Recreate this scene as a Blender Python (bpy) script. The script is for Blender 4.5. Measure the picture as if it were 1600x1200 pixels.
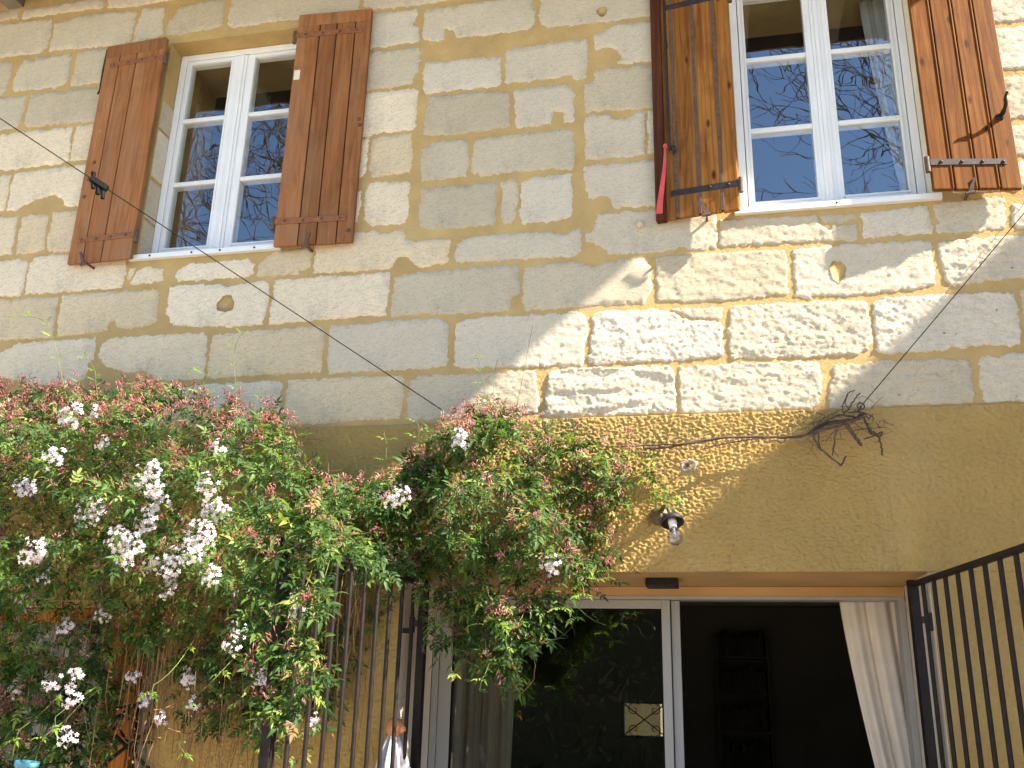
import bpy, math, random
import numpy as np
from mathutils import Vector, Matrix
from mathutils.geometry import delaunay_2d_cdt

random.seed(7)
RNG = np.random.default_rng(11)
SC = bpy.context.scene
COL = SC.collection
for o in list(bpy.data.objects):
    bpy.data.objects.remove(o)

# ------------------------------------------------------------------ camera
cam_d = bpy.data.cameras.new('camera')
cam_d.sensor_width = 36.0
cam_d.lens = 33.155
cam_d.clip_start = 0.05
cam_d.clip_end = 600
cam = bpy.data.objects.new('camera', cam_d)
COL.objects.link(cam)
cam.matrix_world = Matrix((
    (0.9787651, 0.0421999, 0.2005943, 0.0),
    (0.2036024, -0.3136078, -0.9274676, -4.6),
    (0.0237689, 0.9486144, -0.3155404, 1.6),
    (0, 0, 0, 1)))
SC.camera = cam

# ------------------------------------------------------------------ light
SUN_DIR = Vector((3.7, -1.0, 3.2)).normalized()        # towards the sun
SUN_ELEV = math.asin(SUN_DIR.z)
SUN_ROT = math.atan2(SUN_DIR.x, SUN_DIR.y)
world = bpy.data.worlds.new('World')
SC.world = world
world.use_nodes = True
wn = world.node_tree.nodes
wl = world.node_tree.links
wn.clear()
sky = wn.new('ShaderNodeTexSky')
sky.sky_type = 'NISHITA'
sky.sun_disc = False
sky.sun_elevation = SUN_ELEV
sky.sun_rotation = SUN_ROT
sky.altitude = 50
sky.air_density = 1.0
sky.dust_density = 0.0
sky.ozone_density = 5.0
bg = wn.new('ShaderNodeBackground')
bg.inputs['Strength'].default_value = 0.105
wo = wn.new('ShaderNodeOutputWorld')
wl.new(sky.outputs[0], bg.inputs[0])
wl.new(bg.outputs[0], wo.inputs[0])
sun_d = bpy.data.lights.new('sun', 'SUN')
sun_d.energy = 5.0
sun_d.angle = math.radians(0.9)
sun_d.color = (1.0, 0.95, 0.87)
sun = bpy.data.objects.new('sun', sun_d)
COL.objects.link(sun)
sun.location = (6, -3, 9)
sun.rotation_euler = (-SUN_DIR).to_track_quat('-Z', 'Y').to_euler()

vs = SC.view_settings
SC.display_settings.display_device = 'sRGB'
vs.view_transform = 'Standard'
vs.look = 'None'
vs.gamma = 1.0
vs.use_curve_mapping = False
vs.exposure = 2.1
try:                                   # the camera's own white balance: set for open shade
    vs.use_white_balance = True
    vs.white_balance_temperature = 6950
    vs.white_balance_tint = 10
except Exception:
    pass

# ------------------------------------------------------------------ helpers
WLOC = {}

def link(o, parent=None):
    COL.objects.link(o)
    if parent is not None:
        o.parent = parent
    return o

def thing(name, label, cat, loc=(0, 0, 0), group=None):
    o = bpy.data.objects.new(name, None)
    o.empty_display_size = 0.1
    o.location = loc
    COL.objects.link(o)
    WLOC[o.name] = Vector(loc)
    o['label'] = label
    o['category'] = cat
    if group:
        o['group'] = group
    return o

def tag(o, label, cat, group=None):
    o['label'] = label
    o['category'] = cat
    if group:
        o['group'] = group
    return o

def part_empty(name, parent, loc=(0, 0, 0)):
    o = bpy.data.objects.new(name, None)
    o.empty_display_size = 0.05
    o.location = Vector(loc) - WLOC.get(parent.name, Vector((0, 0, 0)))
    link(o, parent)
    WLOC[o.name] = Vector(loc)
    return o

def put(name, mesh, parent=None, loc=None):
    """link a mesh whose vertices are relative to loc (world)"""
    o = bpy.data.objects.new(name, mesh)
    base = WLOC.get(parent.name, Vector((0, 0, 0))) if parent is not None else Vector((0, 0, 0))
    w = Vector(loc) if loc is not None else Vector((0, 0, 0))
    o.location = w - base
    link(o, parent)
    WLOC[o.name] = w
    return o

def fast_mesh(name, V, F, mat=None, smooth=False, attrs=None):
    """V (n,3); F (m,3) or (m,4) int arrays"""
    me = bpy.data.meshes.new(name)
    V = np.ascontiguousarray(V, dtype=np.float32)
    F = np.ascontiguousarray(F, dtype=np.int32)
    k = F.shape[1]
    me.vertices.add(len(V))
    me.vertices.foreach_set('co', V.ravel())
    me.loops.add(F.size)
    me.loops.foreach_set('vertex_index', F.ravel())
    me.polygons.add(len(F))
    me.polygons.foreach_set('loop_start', np.arange(0, F.size, k, dtype=np.int32))
    me.polygons.foreach_set('loop_total', np.full(len(F), k, dtype=np.int32))
    if smooth:
        me.polygons.foreach_set('use_smooth', np.ones(len(F), dtype=bool))
    if attrs:
        for an, av in attrs.items():
            a = me.attributes.new(an, 'FLOAT', 'POINT')
            a.data.foreach_set('value', np.ascontiguousarray(av, dtype=np.float32))
    me.update(calc_edges=True)
    if mat:
        me.materials.append(mat)
    return me

class MB:
    """collects shapes, builds ONE mesh"""
    def __init__(self):
        self.v = []
        self.f = []
        self.sm = []
    def add(self, verts, faces, smooth=False):
        b = len(self.v)
        self.v += [tuple(p) for p in verts]
        for f in faces:
            self.f.append(tuple(b + i for i in f))
            self.sm.append(smooth)
    def box(self, x0, x1, y0, y1, z0, z1):
        self.add([(x0, y0, z0), (x1, y0, z0), (x1, y1, z0), (x0, y1, z0),
                  (x0, y0, z1), (x1, y0, z1), (x1, y1, z1), (x0, y1, z1)],
                 [(0, 3, 2, 1), (4, 5, 6, 7), (0, 1, 5, 4), (1, 2, 6, 5), (2, 3, 7, 6), (3, 0, 4, 7)])
    def bar(self, a, b, w, d, up=(0, 0, 1)):
        """square bar from a to b, w wide, d deep"""
        a = Vector(a); b = Vector(b)
        t = (b - a).normalized()
        u = t.cross(Vector(up))
        if u.length < 1e-4:
            u = t.cross(Vector((0, 1, 0)))
        u.normalize()
        n = u.cross(t).normalized()
        u *= w / 2; n *= d / 2
        P = [a - u - n, a + u - n, a + u + n, a - u + n, b - u - n, b + u - n, b + u + n, b - u + n]
        self.add(P, [(0, 3, 2, 1), (4, 5, 6, 7), (0, 1, 5, 4), (1, 2, 6, 5), (2, 3, 7, 6), (3, 0, 4, 7)])
    def tube(self, pts, rad, n=8, caps=True):
        pts = [Vector(p) for p in pts]
        if not hasattr(rad, '__len__'):
            rad = [rad] * len(pts)
        up = Vector((0.13, 0.31, 0.94))
        rings = []
        for i, p in enumerate(pts):
            t = (pts[min(i + 1, len(pts) - 1)] - pts[max(i - 1, 0)]).normalized()
            u = t.cross(up)
            if u.length < 1e-3:
                u = t.cross(Vector((1, 0, 0)))
            u.normalize()
            w = u.cross(t)
            rings.append([p + (u * math.cos(2 * math.pi * j / n) + w * math.sin(2 * math.pi * j / n)) * rad[i] for j in range(n)])
        V = [q for r in rings for q in r]
        F = []
        for i in range(len(rings) - 1):
            for j in range(n):
                k = (j + 1) % n
                F.append((i * n + j, i * n + k, (i + 1) * n + k, (i + 1) * n + j))
        self.add(V, F, True)
        if caps:
            b = len(V)
            self.add(rings[0], [tuple(range(n))[::-1]])
            self.add(rings[-1], [tuple(range(n))])
    def lathe(self, prof, origin, axis, n=20):
        """prof: (radius, distance along axis)"""
        ax = Vector(axis).normalized()
        u = ax.cross(Vector((0.2, 0.9, 0.3))).normalized()
        w = ax.cross(u)
        o = Vector(origin)
        V = []
        for r, h in prof:
            for j in range(n):
                a = 2 * math.pi * j / n
                V.append(o + ax * h + (u * math.cos(a) + w * math.sin(a)) * max(r, 1e-5))
        F = []
        for i in range(len(prof) - 1):
            for j in range(n):
                k = (j + 1) % n
                F.append((i * n + j, (i + 1) * n + j, (i + 1) * n + k, i * n + k))
        self.add(V, F, True)
    def build(self, name, mat, parent=None, loc=None, bevel=0.0):
        w = Vector(loc) if loc is not None else Vector((0, 0, 0))
        me = bpy.data.meshes.new(name)
        me.from_pydata([tuple(Vector(p) - w) for p in self.v], [], self.f)
        me.polygons.foreach_set('use_smooth', self.sm)
        if mat:
            me.materials.append(mat)
        me.update()
        o = put(name, me, parent, loc)
        if bevel:
            m = o.modifiers.new('edge', 'BEVEL')
            m.width = bevel
            m.segments = 2
            m.limit_method = 'ANGLE'
            m.angle_limit = math.radians(40)
        return o

def box_part(name, mat, parent, x0, x1, y0, y1, z0, z1, bevel=0.0, loc=None):
    m = MB(); m.box(x0, x1, y0, y1, z0, z1)
    return m.build(name, mat, parent, loc, bevel)

def catmull(P, k=5):
    P = [Vector(p) for p in P]
    if len(P) < 3:
        return [P[0].lerp(P[-1], i / k) for i in range(k + 1)]
    out = []
    Q = [P[0] * 2 - P[1]] + P + [P[-1] * 2 - P[-2]]
    for i in range(1, len(Q) - 2):
        a, b, c, d = Q[i - 1], Q[i], Q[i + 1], Q[i + 2]
        for j in range(k):
            t = j / k
            out.append(0.5 * ((2 * b) + (c - a) * t + (2 * a - 5 * b + 4 * c - d) * t * t + (3 * b - a - 3 * c + d) * t ** 3))
    out.append(P[-1])
    return out

class Field:
    """tiling band-passed noise over the wall, unit variance; lx, lz are feature sizes in metres"""
    def __init__(self, seed, lx, lz, px, n=1024):
        r = np.random.default_rng(seed)
        w = np.fft.rfft2(r.standard_normal((n, n)))
        fz = np.fft.fftfreq(n, px)[:, None]
        fx = np.fft.rfftfreq(n, px)[None, :]
        q = (fx * lx) ** 2 + (fz * lz) ** 2
        w *= np.exp(-q * 1.2) * (1 - np.exp(-q * 6))
        f = np.fft.irfft2(w, s=(n, n))
        self.f = (f - f.mean()) / f.std()
        self.px = px
        self.n = n
    def __call__(self, x, z):
        x = np.asarray(x) / self.px; z = np.asarray(z) / self.px
        i = np.floor(x).astype(int); j = np.floor(z).astype(int)
        a = x - i; b = z - j
        n = self.n; f = self.f
        i0 = i % n; i1 = (i + 1) % n; j0 = j % n; j1 = (j + 1) % n
        return (f[j0, i0] * (1 - a) * (1 - b) + f[j0, i1] * a * (1 - b) + f[j1, i0] * (1 - a) * b + f[j1, i1] * a * b)

# ------------------------------------------------------------------ materials
def mat_new(name, rough=0.8, spec=0.3):
    m = bpy.data.materials.new(name)
    m.use_nodes = True
    nt = m.node_tree
    b = nt.nodes['Principled BSDF']
    b.inputs['Roughness'].default_value = rough
    b.inputs['Specular IOR Level'].default_value = spec
    return m, nt, b

def N(nt, t, **kw):
    n = nt.nodes.new(t)
    for k, v in kw.items():
        setattr(n, k, v)
    return n

def coords(nt, scale=(1, 1, 1), rand=0.0, kind='Object'):
    tc = N(nt, 'ShaderNodeTexCoord')
    mp = N(nt, 'ShaderNodeMapping')
    mp.inputs['Scale'].default_value = scale
    nt.links.new(tc.outputs[kind], mp.inputs[0])
    if rand:
        oi = N(nt, 'ShaderNodeObjectInfo')
        mu = N(nt, 'ShaderNodeMath', operation='MULTIPLY')
        mu.inputs[1].default_value = rand
        nt.links.new(oi.outputs['Random'], mu.inputs[0])
        nt.links.new(mu.outputs[0], mp.inputs['Location'])
    return mp.outputs[0]

def noise(nt, vec, scale, detail=4, rough=0.55, dist=0.0):
    n = N(nt, 'ShaderNodeTexNoise')
    n.inputs['Scale'].default_value = scale
    n.inputs['Detail'].default_value = detail
    n.inputs['Roughness'].default_value = rough
    n.inputs['Distortion'].default_value = dist
    nt.links.new(vec, n.inputs['Vector'])
    return n.outputs['Fac']

def ramp(nt, fac, stops):
    r = N(nt, 'ShaderNodeValToRGB')
    while len(r.color_ramp.elements) < len(stops):
        r.color_ramp.elements.new(0.5)
    for e, (p, c) in zip(r.color_ramp.elements, stops):
        e.position = p
        e.color = (*c, 1) if len(c) == 3 else c
    nt.links.new(fac, r.inputs[0])
    return r.outputs[0]

def mix(nt, fac, a, b, mode='MIX'):
    m = N(nt, 'ShaderNodeMix', data_type='RGBA', blend_type=mode)
    for sock, val in ((m.inputs[0], fac), (m.inputs[6], a), (m.inputs[7], b)):
        if isinstance(val, bpy.types.NodeSocket):
            nt.links.new(val, sock)
        elif isinstance(val, (int, float)):
            sock.default_value = val
        else:
            sock.default_value = (*val, 1)
    return m.outputs[2]

def bump(nt, b, h, strength, dist, prev=None):
    n = N(nt, 'ShaderNodeBump')
    n.inputs['Strength'].default_value = strength
    n.inputs['Distance'].default_value = dist
    nt.links.new(h, n.inputs['Height'])
    if prev is not None:
        nt.links.new(prev, n.inputs['Normal'])
    nt.links.new(n.outputs[0], b.inputs['Normal'])
    return n.outputs[0]

def maprange(nt, fac, a, b, c, d):
    n = N(nt, 'ShaderNodeMapRange')
    for i, v in enumerate((a, b, c, d)):
        n.inputs[i + 1].default_value = v
    nt.links.new(fac, n.inputs[0])
    return n.outputs[0]

def simple(name, col, rough=0.7, spec=0.3, var=0.12, scale=6, bstr=0.0, bscale=60, bdist=0.002, metal=0.0, stretch=(1, 1, 1)):
    m, nt, b = mat_new(name, rough, spec)
    v = coords(nt, stretch, 5.0)
    f = noise(nt, v, scale, 5)
    lo = tuple(c * (1 - var) for c in col); hi = tuple(min(1, c * (1 + var)) for c in col)
    nt.links.new(ramp(nt, f, [(0.3, lo), (0.7, hi)]), b.inputs['Base Color'])
    b.inputs['Metallic'].default_value = metal
    if bstr:
        bump(nt, b, noise(nt, v, bscale, 4), bstr, bdist)
    return m

def limestone_mat(name, tone):
    m, nt, b = mat_new(name, 0.9, 0.15)
    v = coords(nt)
    vs_ = coords(nt, (1, 1, 4.5))
    vr = coords(nt, (1, 1, 1), 9.0)
    big = noise(nt, vr, 1.3, 4)
    c = ramp(nt, big, [(0.25, tuple(t * 0.88 for t in tone)), (0.55, tone), (0.8, tuple(min(1, t * 1.08) for t in tone))])
    # bedding streaks
    st = noise(nt, vs_, 16, 6, 0.65)
    c = mix(nt, maprange(nt, st, 0.48, 0.75, 0.0, 0.6), c, (0.37, 0.31, 0.21))
    # grey weather film and lichen specks
    gr = noise(nt, v, 4.5, 6, 0.65)
    c = mix(nt, maprange(nt, gr, 0.52, 0.78, 0.0, 0.55), c, (0.34, 0.305, 0.25))
    fine = noise(nt, v, 140, 3, 0.6)
    c = mix(nt, maprange(nt, fine, 0.55, 0.70, 0.0, 0.65), c, (0.26, 0.22, 0.16))
    pits = N(nt, 'ShaderNodeTexVoronoi')
    pits.inputs['Scale'].default_value = 17
    nt.links.new(v, pits.inputs['Vector'])
    pm = maprange(nt, pits.outputs['Distance'], 0.05, 0.11, 1.0, 0.0)
    gate = maprange(nt, noise(nt, v, 7, 2), 0.53, 0.58, 0.0, 1.0)
    mm = N(nt, 'ShaderNodeMath', operation='MULTIPLY')
    nt.links.new(pm, mm.inputs[0]); nt.links.new(gate, mm.inputs[1])
    c = mix(nt, mm.outputs[0], c, (0.16, 0.13, 0.1))
    oi = N(nt, 'ShaderNodeObjectInfo')
    hv = N(nt, 'ShaderNodeHueSaturation')
    nt.links.new(maprange(nt, oi.outputs['Random'], 0, 1, 0.88, 1.08), hv.inputs['Value'])
    nt.links.new(maprange(nt, oi.outputs['Random'], 0, 1, 1.12, 0.85), hv.inputs['Saturation'])
    nt.links.new(c, hv.inputs['Color'])
    nt.links.new(hv.outputs[0], b.inputs['Base Color'])
    n1 = bump(nt, b, st, 0.35, 0.006)
    n2 = bump(nt, b, noise(nt, v, 90, 5, 0.7), 0.4, 0.004, n1)
    inv = N(nt, 'ShaderNodeMath', operation='SUBTRACT')
    inv.inputs[0].default_value = 1.0
    nt.links.new(mm.outputs[0], inv.inputs[1])
    bump(nt, b, inv.outputs[0], 0.6, 0.006, n2)
    return m

def mortar_mat(name, tone, grain=0.6):
    m, nt, b = mat_new(name, 0.95, 0.1)
    v = coords(nt)
    f = noise(nt, v, 5, 6, 0.6)
    c = ramp(nt, f, [(0.3, tuple(t * 0.82 for t in tone)), (0.7, tuple(t * 1.1 for t in tone))])
    f2 = noise(nt, v, 160, 3, 0.6)
    c = mix(nt, maprange(nt, f2, 0.58, 0.75, 0, 0.45), c, tuple(t * 0.45 for t in tone))
    nt.links.new(c, b.inputs['Base Color'])
    n1 = bump(nt, b, noise(nt, v, 38, 6, 0.7), grain, 0.010)
    bump(nt, b, noise(nt, v, 170, 3, 0.6), 0.5, 0.003, n1)
    return m

def stucco_mat():
    m, nt, b = mat_new('stucco', 0.95, 0.1)
    v = coords(nt)
    tone = (0.385, 0.250, 0.085)
    f = noise(nt, v, 1.6, 6, 0.6)
    c = ramp(nt, f, [(0.25, tuple(t * 0.84 for t in tone)), (0.55, tone), (0.8, (0.45, 0.325, 0.15))])
    vs_ = coords(nt, (1, 1, 4))
    f2 = noise(nt, vs_, 55, 4, 0.6)
    c = mix(nt, maprange(nt, f2, 0.58, 0.72, 0, 0.6), c, (0.19, 0.115, 0.045))
    f3 = noise(nt, v, 0.7, 3)
    c = mix(nt, maprange(nt, f3, 0.50, 0.72, 0, 0.6), c, (0.40, 0.295, 0.14))
    f4 = noise(nt, coords(nt, (1, 1, 0.35)), 2.6, 7, 0.65)
    c = mix(nt, maprange(nt, f4, 0.55, 0.78, 0, 0.35), c, (0.27, 0.185, 0.085))
    nt.links.new(c, b.inputs['Base Color'])
    bump(nt, b, noise(nt, v, 150, 4, 0.6), 0.45, 0.003)
    return m

def wood_mat(name, dark, mid, light, knots=True, rough=0.55, wear=0.0, grain=1.0):
    """boards with vertical grain; coordinates are the board's own"""
    m, nt, b = mat_new(name, rough, 0.06)
    v = coords(nt, (9, 9, 0.75), 13.0)
    f = noise(nt, v, 2.6, 6, 0.62, 0.9)
    wv = N(nt, 'ShaderNodeTexWave', wave_type='BANDS', bands_direction='X')
    wv.inputs['Scale'].default_value = 1.1
    wv.inputs['Distortion'].default_value = 9.0
    wv.inputs['Detail'].default_value = 3
    wv.inputs['Detail Scale'].default_value = 0.9
    nt.links.new(v, wv.inputs['Vector'])
    c = ramp(nt, f, [(0.25, dark), (0.5, mid), (0.75, light)])
    c = mix(nt, maprange(nt, wv.outputs['Fac'], 0.55, 0.95, 0, 0.45 * grain), c, dark)
    if knots:
        vk = coords(nt, (7.5, 1, 3.0), 21.0)
        k = N(nt, 'ShaderNodeTexVoronoi')
        k.inputs['Scale'].default_value = 1.3
        nt.links.new(vk, k.inputs['Vector'])
        c = mix(nt, maprange(nt, k.outputs['Distance'], 0.06, 0.15, 0.9, 0.0), c, tuple(t * 0.3 for t in dark))
    v2 = coords(nt, (1, 1, 1), 3.0)
    st = noise(nt, v2, 3.5, 5, 0.6)
    c = mix(nt, maprange(nt, st, 0.52, 0.75, 0, 0.5), c, tuple(t * 0.6 for t in dark))
    if not knots and wear:
        fd = noise(nt, coords(nt, (3, 3, 0.8), 7.0), 1.6, 5, 0.6)
        c = mix(nt, maprange(nt, fd, 0.45, 0.75, 0, 0.55), c, (0.27, 0.165, 0.095))
    if wear:
        w = noise(nt, v2, 22, 6, 0.75)
        c = mix(nt, maprange(nt, w, 0.66, 0.72, 0, wear), c, (0.42, 0.33, 0.26))
    oi = N(nt, 'ShaderNodeObjectInfo')
    hv = N(nt, 'ShaderNodeHueSaturation')
    nt.links.new(maprange(nt, oi.outputs['Random'], 0, 1, 0.82, 1.18), hv.inputs['Value'])
    nt.links.new(c, hv.inputs['Color'])
    nt.links.new(hv.outputs[0], b.inputs['Base Color'])
    n1 = bump(nt, b, f, 0.25, 0.004)
    bump(nt, b, noise(nt, coords(nt, (60, 60, 3), 2.0), 4, 3), 0.2, 0.002, n1)
    return m

def leaf_mat(name, stops, trans=0.38, rough=0.52):
    m, nt, b = mat_new(name, rough, 0.22)
    at = N(nt, 'ShaderNodeAttribute', attribute_name='tint')
    oi = N(nt, 'ShaderNodeObjectInfo')
    ad = N(nt, 'ShaderNodeMath', operation='ADD')
    nt.links.new(at.outputs['Fac'], ad.inputs[0]); nt.links.new(oi.outputs['Random'], ad.inputs[1])
    fr = N(nt, 'ShaderNodeMath', operation='FRACT')
    nt.links.new(ad.outputs[0], fr.inputs[0])
    c = ramp(nt, fr.outputs[0], stops)
    nt.links.new(c, b.inputs['Base Color'])
    tr = N(nt, 'ShaderNodeBsdfTranslucent')
    nt.links.new(mix(nt, 1.0, c, (1.5, 1.7, 0.7), 'MULTIPLY'), tr.inputs['Color'])
    ms = N(nt, 'ShaderNodeMixShader')
    ms.inputs[0].default_value = trans
    nt.links.new(b.outputs[0], ms.inputs[1]); nt.links.new(tr.outputs[0], ms.inputs[2])
    out = [n for n in nt.nodes if n.type == 'OUTPUT_MATERIAL'][0]
    nt.links.new(ms.outputs[0], out.inputs['Surface'])
    return m

def glass_mat(name, ior, tint=(0.96, 0.98, 0.97)):
    m = bpy.data.materials.new(name)
    m.use_nodes = True
    nt = m.node_tree
    nt.nodes.clear()
    out = N(nt, 'ShaderNodeOutputMaterial')
    tr = N(nt, 'ShaderNodeBsdfTransparent')
    tr.inputs[0].default_value = (*tint, 1)
    gl = N(nt, 'ShaderNodeBsdfGlossy')
    gl.inputs['Roughness'].default_value = 0.0
    gl.inputs['Color'].default_value = (1, 1, 1, 1)
    fr = N(nt, 'ShaderNodeFresnel')
    fr.inputs['IOR'].default_value = ior
    ge = N(nt, 'ShaderNodeNewGeometry')
    inv = N(nt, 'ShaderNodeMath', operation='SUBTRACT')
    inv.inputs[0].default_value = 1.0
    nt.links.new(ge.outputs['Backfacing'], inv.inputs[1])
    mu = N(nt, 'ShaderNodeMath', operation='MULTIPLY')
    nt.links.new(fr.outputs[0], mu.inputs[0]); nt.links.new(inv.outputs[0], mu.inputs[1])
    ms = N(nt, 'ShaderNodeMixShader')
    nt.links.new(mu.outputs[0], ms.inputs[0])
    nt.links.new(tr.outputs[0], ms.inputs[1]); nt.links.new(gl.outputs[0], ms.inputs[2])
    nt.links.new(ms.outputs[0], out.inputs['Surface'])
    # gentle waviness of old panes
    v = coords(nt)
    bp = N(nt, 'ShaderNodeBump')
    bp.inputs['Strength'].default_value = 0.04
    bp.inputs['Distance'].default_value = 0.02
    nt.links.new(noise(nt, v, 5, 1), bp.inputs['Height'])
    nt.links.new(bp.outputs[0], gl.inputs['Normal'])
    return m

M = {}
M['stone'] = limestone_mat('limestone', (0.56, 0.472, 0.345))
M['stone_warm_glare'] = limestone_mat('limestone_warm_glare', (0.73, 0.585, 0.395))  # warm left-wall limestone, its colour lightened to stand in for glare
M['mortar'] = mortar_mat('lime_mortar', (0.48, 0.325, 0.138))
M['reveal'] = mortar_mat('ochre_lime', (0.46, 0.31, 0.13), 0.3)
M['soffit'] = simple('ochre_paint', (0.50, 0.29, 0.12), 0.85, 0.2, 0.12, 3, 0.3, 40, 0.003)
M['jamb'] = simple('pale_plaster', (0.70, 0.61, 0.47), 0.85, 0.2, 0.12, 3, 0.3, 40, 0.003)
M['stucco'] = stucco_mat()
M['red_wood'] = wood_mat('stained_wood', (0.165, 0.060, 0.022), (0.285, 0.112, 0.042), (0.365, 0.162, 0.068), False, 0.6, 0.55, 0.35)
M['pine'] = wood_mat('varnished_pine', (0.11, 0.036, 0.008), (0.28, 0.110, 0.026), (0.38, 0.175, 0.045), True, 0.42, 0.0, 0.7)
M['pine_sun_darkened'] = wood_mat('pine_darkened_for_sun', (0.085, 0.024, 0.004), (0.17, 0.058, 0.0085), (0.23, 0.090, 0.016), True, 0.5, 0.0, 1.0)  # copy of the pine for the sunlit shutter, colour darkened to offset the sun
M['orange_wood'] = wood_mat('orange_wood', (0.26, 0.085, 0.02), (0.46, 0.17, 0.04), (0.55, 0.22, 0.06), False, 0.45)
M['white'] = simple('white_paint', (0.76, 0.75, 0.73), 0.45, 0.4, 0.05, 5, 0.1, 60, 0.001)
M['alu'] = simple('grey_aluminium', (0.36, 0.345, 0.315), 0.45, 0.5, 0.05, 5)
M['iron'] = simple('brown_iron', (0.015, 0.010, 0.008), 0.55, 0.2, 0.35, 25, 0.3, 90, 0.0015)
M['dark_iron'] = simple('dark_iron', (0.030, 0.025, 0.025), 0.55, 0.25, 0.35, 30, 0.3, 90, 0.0015)
M['rust'] = simple('rusty_iron', (0.10, 0.062, 0.042), 0.7, 0.35, 0.35, 30, 0.3, 90, 0.0015)
M['brown_paint'] = simple('brown_painted_iron', (0.23, 0.085, 0.032), 0.6, 0.35, 0.25, 30, 0.2, 90, 0.001)
M['glass'] = glass_mat('window_glass', 2.7)
M['door_glass'] = glass_mat('door_glass', 2.0, (0.62, 0.63, 0.60))
M['curtain'] = simple('linen', (0.80, 0.70, 0.58), 0.9, 0.1, 0.06, 8, 0.25, 300, 0.0008)
M['net'] = simple('net_curtain', (0.42, 0.41, 0.39), 0.9, 0.1, 0.04, 8)
M['canvas'] = simple('grey_canvas', (0.44, 0.415, 0.43), 0.85, 0.15, 0.06, 10, 0.2, 200, 0.001)
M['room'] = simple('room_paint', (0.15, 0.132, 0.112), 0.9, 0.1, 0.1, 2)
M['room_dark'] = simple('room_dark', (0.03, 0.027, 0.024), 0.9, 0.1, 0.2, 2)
M['shelf_wood'] = simple('shelf_wood', (0.085, 0.074, 0.062), 0.8, 0.1, 0.2, 4)
M['book'] = simple('book_covers', (0.055, 0.047, 0.04), 0.8, 0.1, 0.5, 1.5)
M['twig'] = simple('dry_bark', (0.105, 0.068, 0.05), 0.9, 0.1, 0.4, 30, 0.4, 120, 0.002)
M['straw'] = simple('dead_stalk', (0.24, 0.14, 0.065), 0.9, 0.1, 0.4, 12)
M['stem'] = simple('green_stem', (0.11, 0.15, 0.04), 0.6, 0.3, 0.3, 10)
M['bark'] = simple('grey_bark', (0.12, 0.10, 0.08), 0.95, 0.1, 0.3, 8, 0.5, 40, 0.01)
M['leaf'] = leaf_mat('jasmine_leaf', [(0.0, (0.024, 0.052, 0.018)), (0.35, (0.050, 0.100, 0.028)), (0.66, (0.090, 0.155, 0.038)), (0.86, (0.15, 0.22, 0.05)), (0.95, (0.24, 0.27, 0.07)), (1.0, (0.28, 0.16, 0.06))])
M['young_leaf'] = leaf_mat('young_leaf', [(0.0, (0.12, 0.24, 0.03)), (1.0, (0.30, 0.40, 0.06))], 0.45)
M['bud'] = leaf_mat('jasmine_bud', [(0.0, (0.24, 0.065, 0.062)), (0.4, (0.36, 0.125, 0.115)), (0.75, (0.46, 0.22, 0.19)), (1.0, (0.55, 0.38, 0.32))], 0.25)
M['petal'] = leaf_mat('jasmine_petal', [(0.0, (0.58, 0.50, 0.62)), (0.6, (0.68, 0.63, 0.70)), (1.0, (0.58, 0.40, 0.50))], 0.3, 0.5)
M['ribbon'] = simple('red_ribbon', (0.62, 0.075, 0.07), 0.5, 0.4, 0.15, 20)
M['black'] = simple('black_plastic', (0.006, 0.006, 0.006), 0.7, 0.12, 0.2, 20)
M['brass'] = simple('aged_metal', (0.13, 0.085, 0.05), 0.6, 0.3, 0.3, 30)
M['porcelain'] = simple('porcelain', (0.75, 0.73, 0.68), 0.3, 0.5, 0.04, 10)
M['terracotta'] = simple('terracotta_wood', (0.52, 0.20, 0.085), 0.6, 0.3, 0.15, 10)
M['tile'] = simple('roof_tile', (0.20, 0.10, 0.06), 0.85, 0.2, 0.3, 4, 0.4, 20, 0.01)
M['eave'] = simple('pale_eave_wood', (0.16, 0.135, 0.10), 0.8, 0.2, 0.2, 6)
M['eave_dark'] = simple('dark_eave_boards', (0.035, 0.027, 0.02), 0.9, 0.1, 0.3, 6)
M['paving'] = simple('pale_paving', (0.55, 0.49, 0.40), 0.9, 0.2, 0.15, 2, 0.3, 30, 0.004)
M['far_wall'] = simple('far_wall', (0.13, 0.11, 0.06), 0.9, 0.1, 0.15, 4)
M['added_hedge'] = leaf_mat('added_hedge_leaf', [(0.0, (0.05, 0.055, 0.03)), (1.0, (0.17, 0.155, 0.09))], 0.2)
M['blue'] = simple('blue_plastic', (0.06, 0.20, 0.27), 0.45, 0.4, 0.1, 10)
M['plug'] = simple('grey_plug', (0.30, 0.25, 0.19), 0.95, 0.1, 0.3, 60, 0.4, 120, 0.002)

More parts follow.
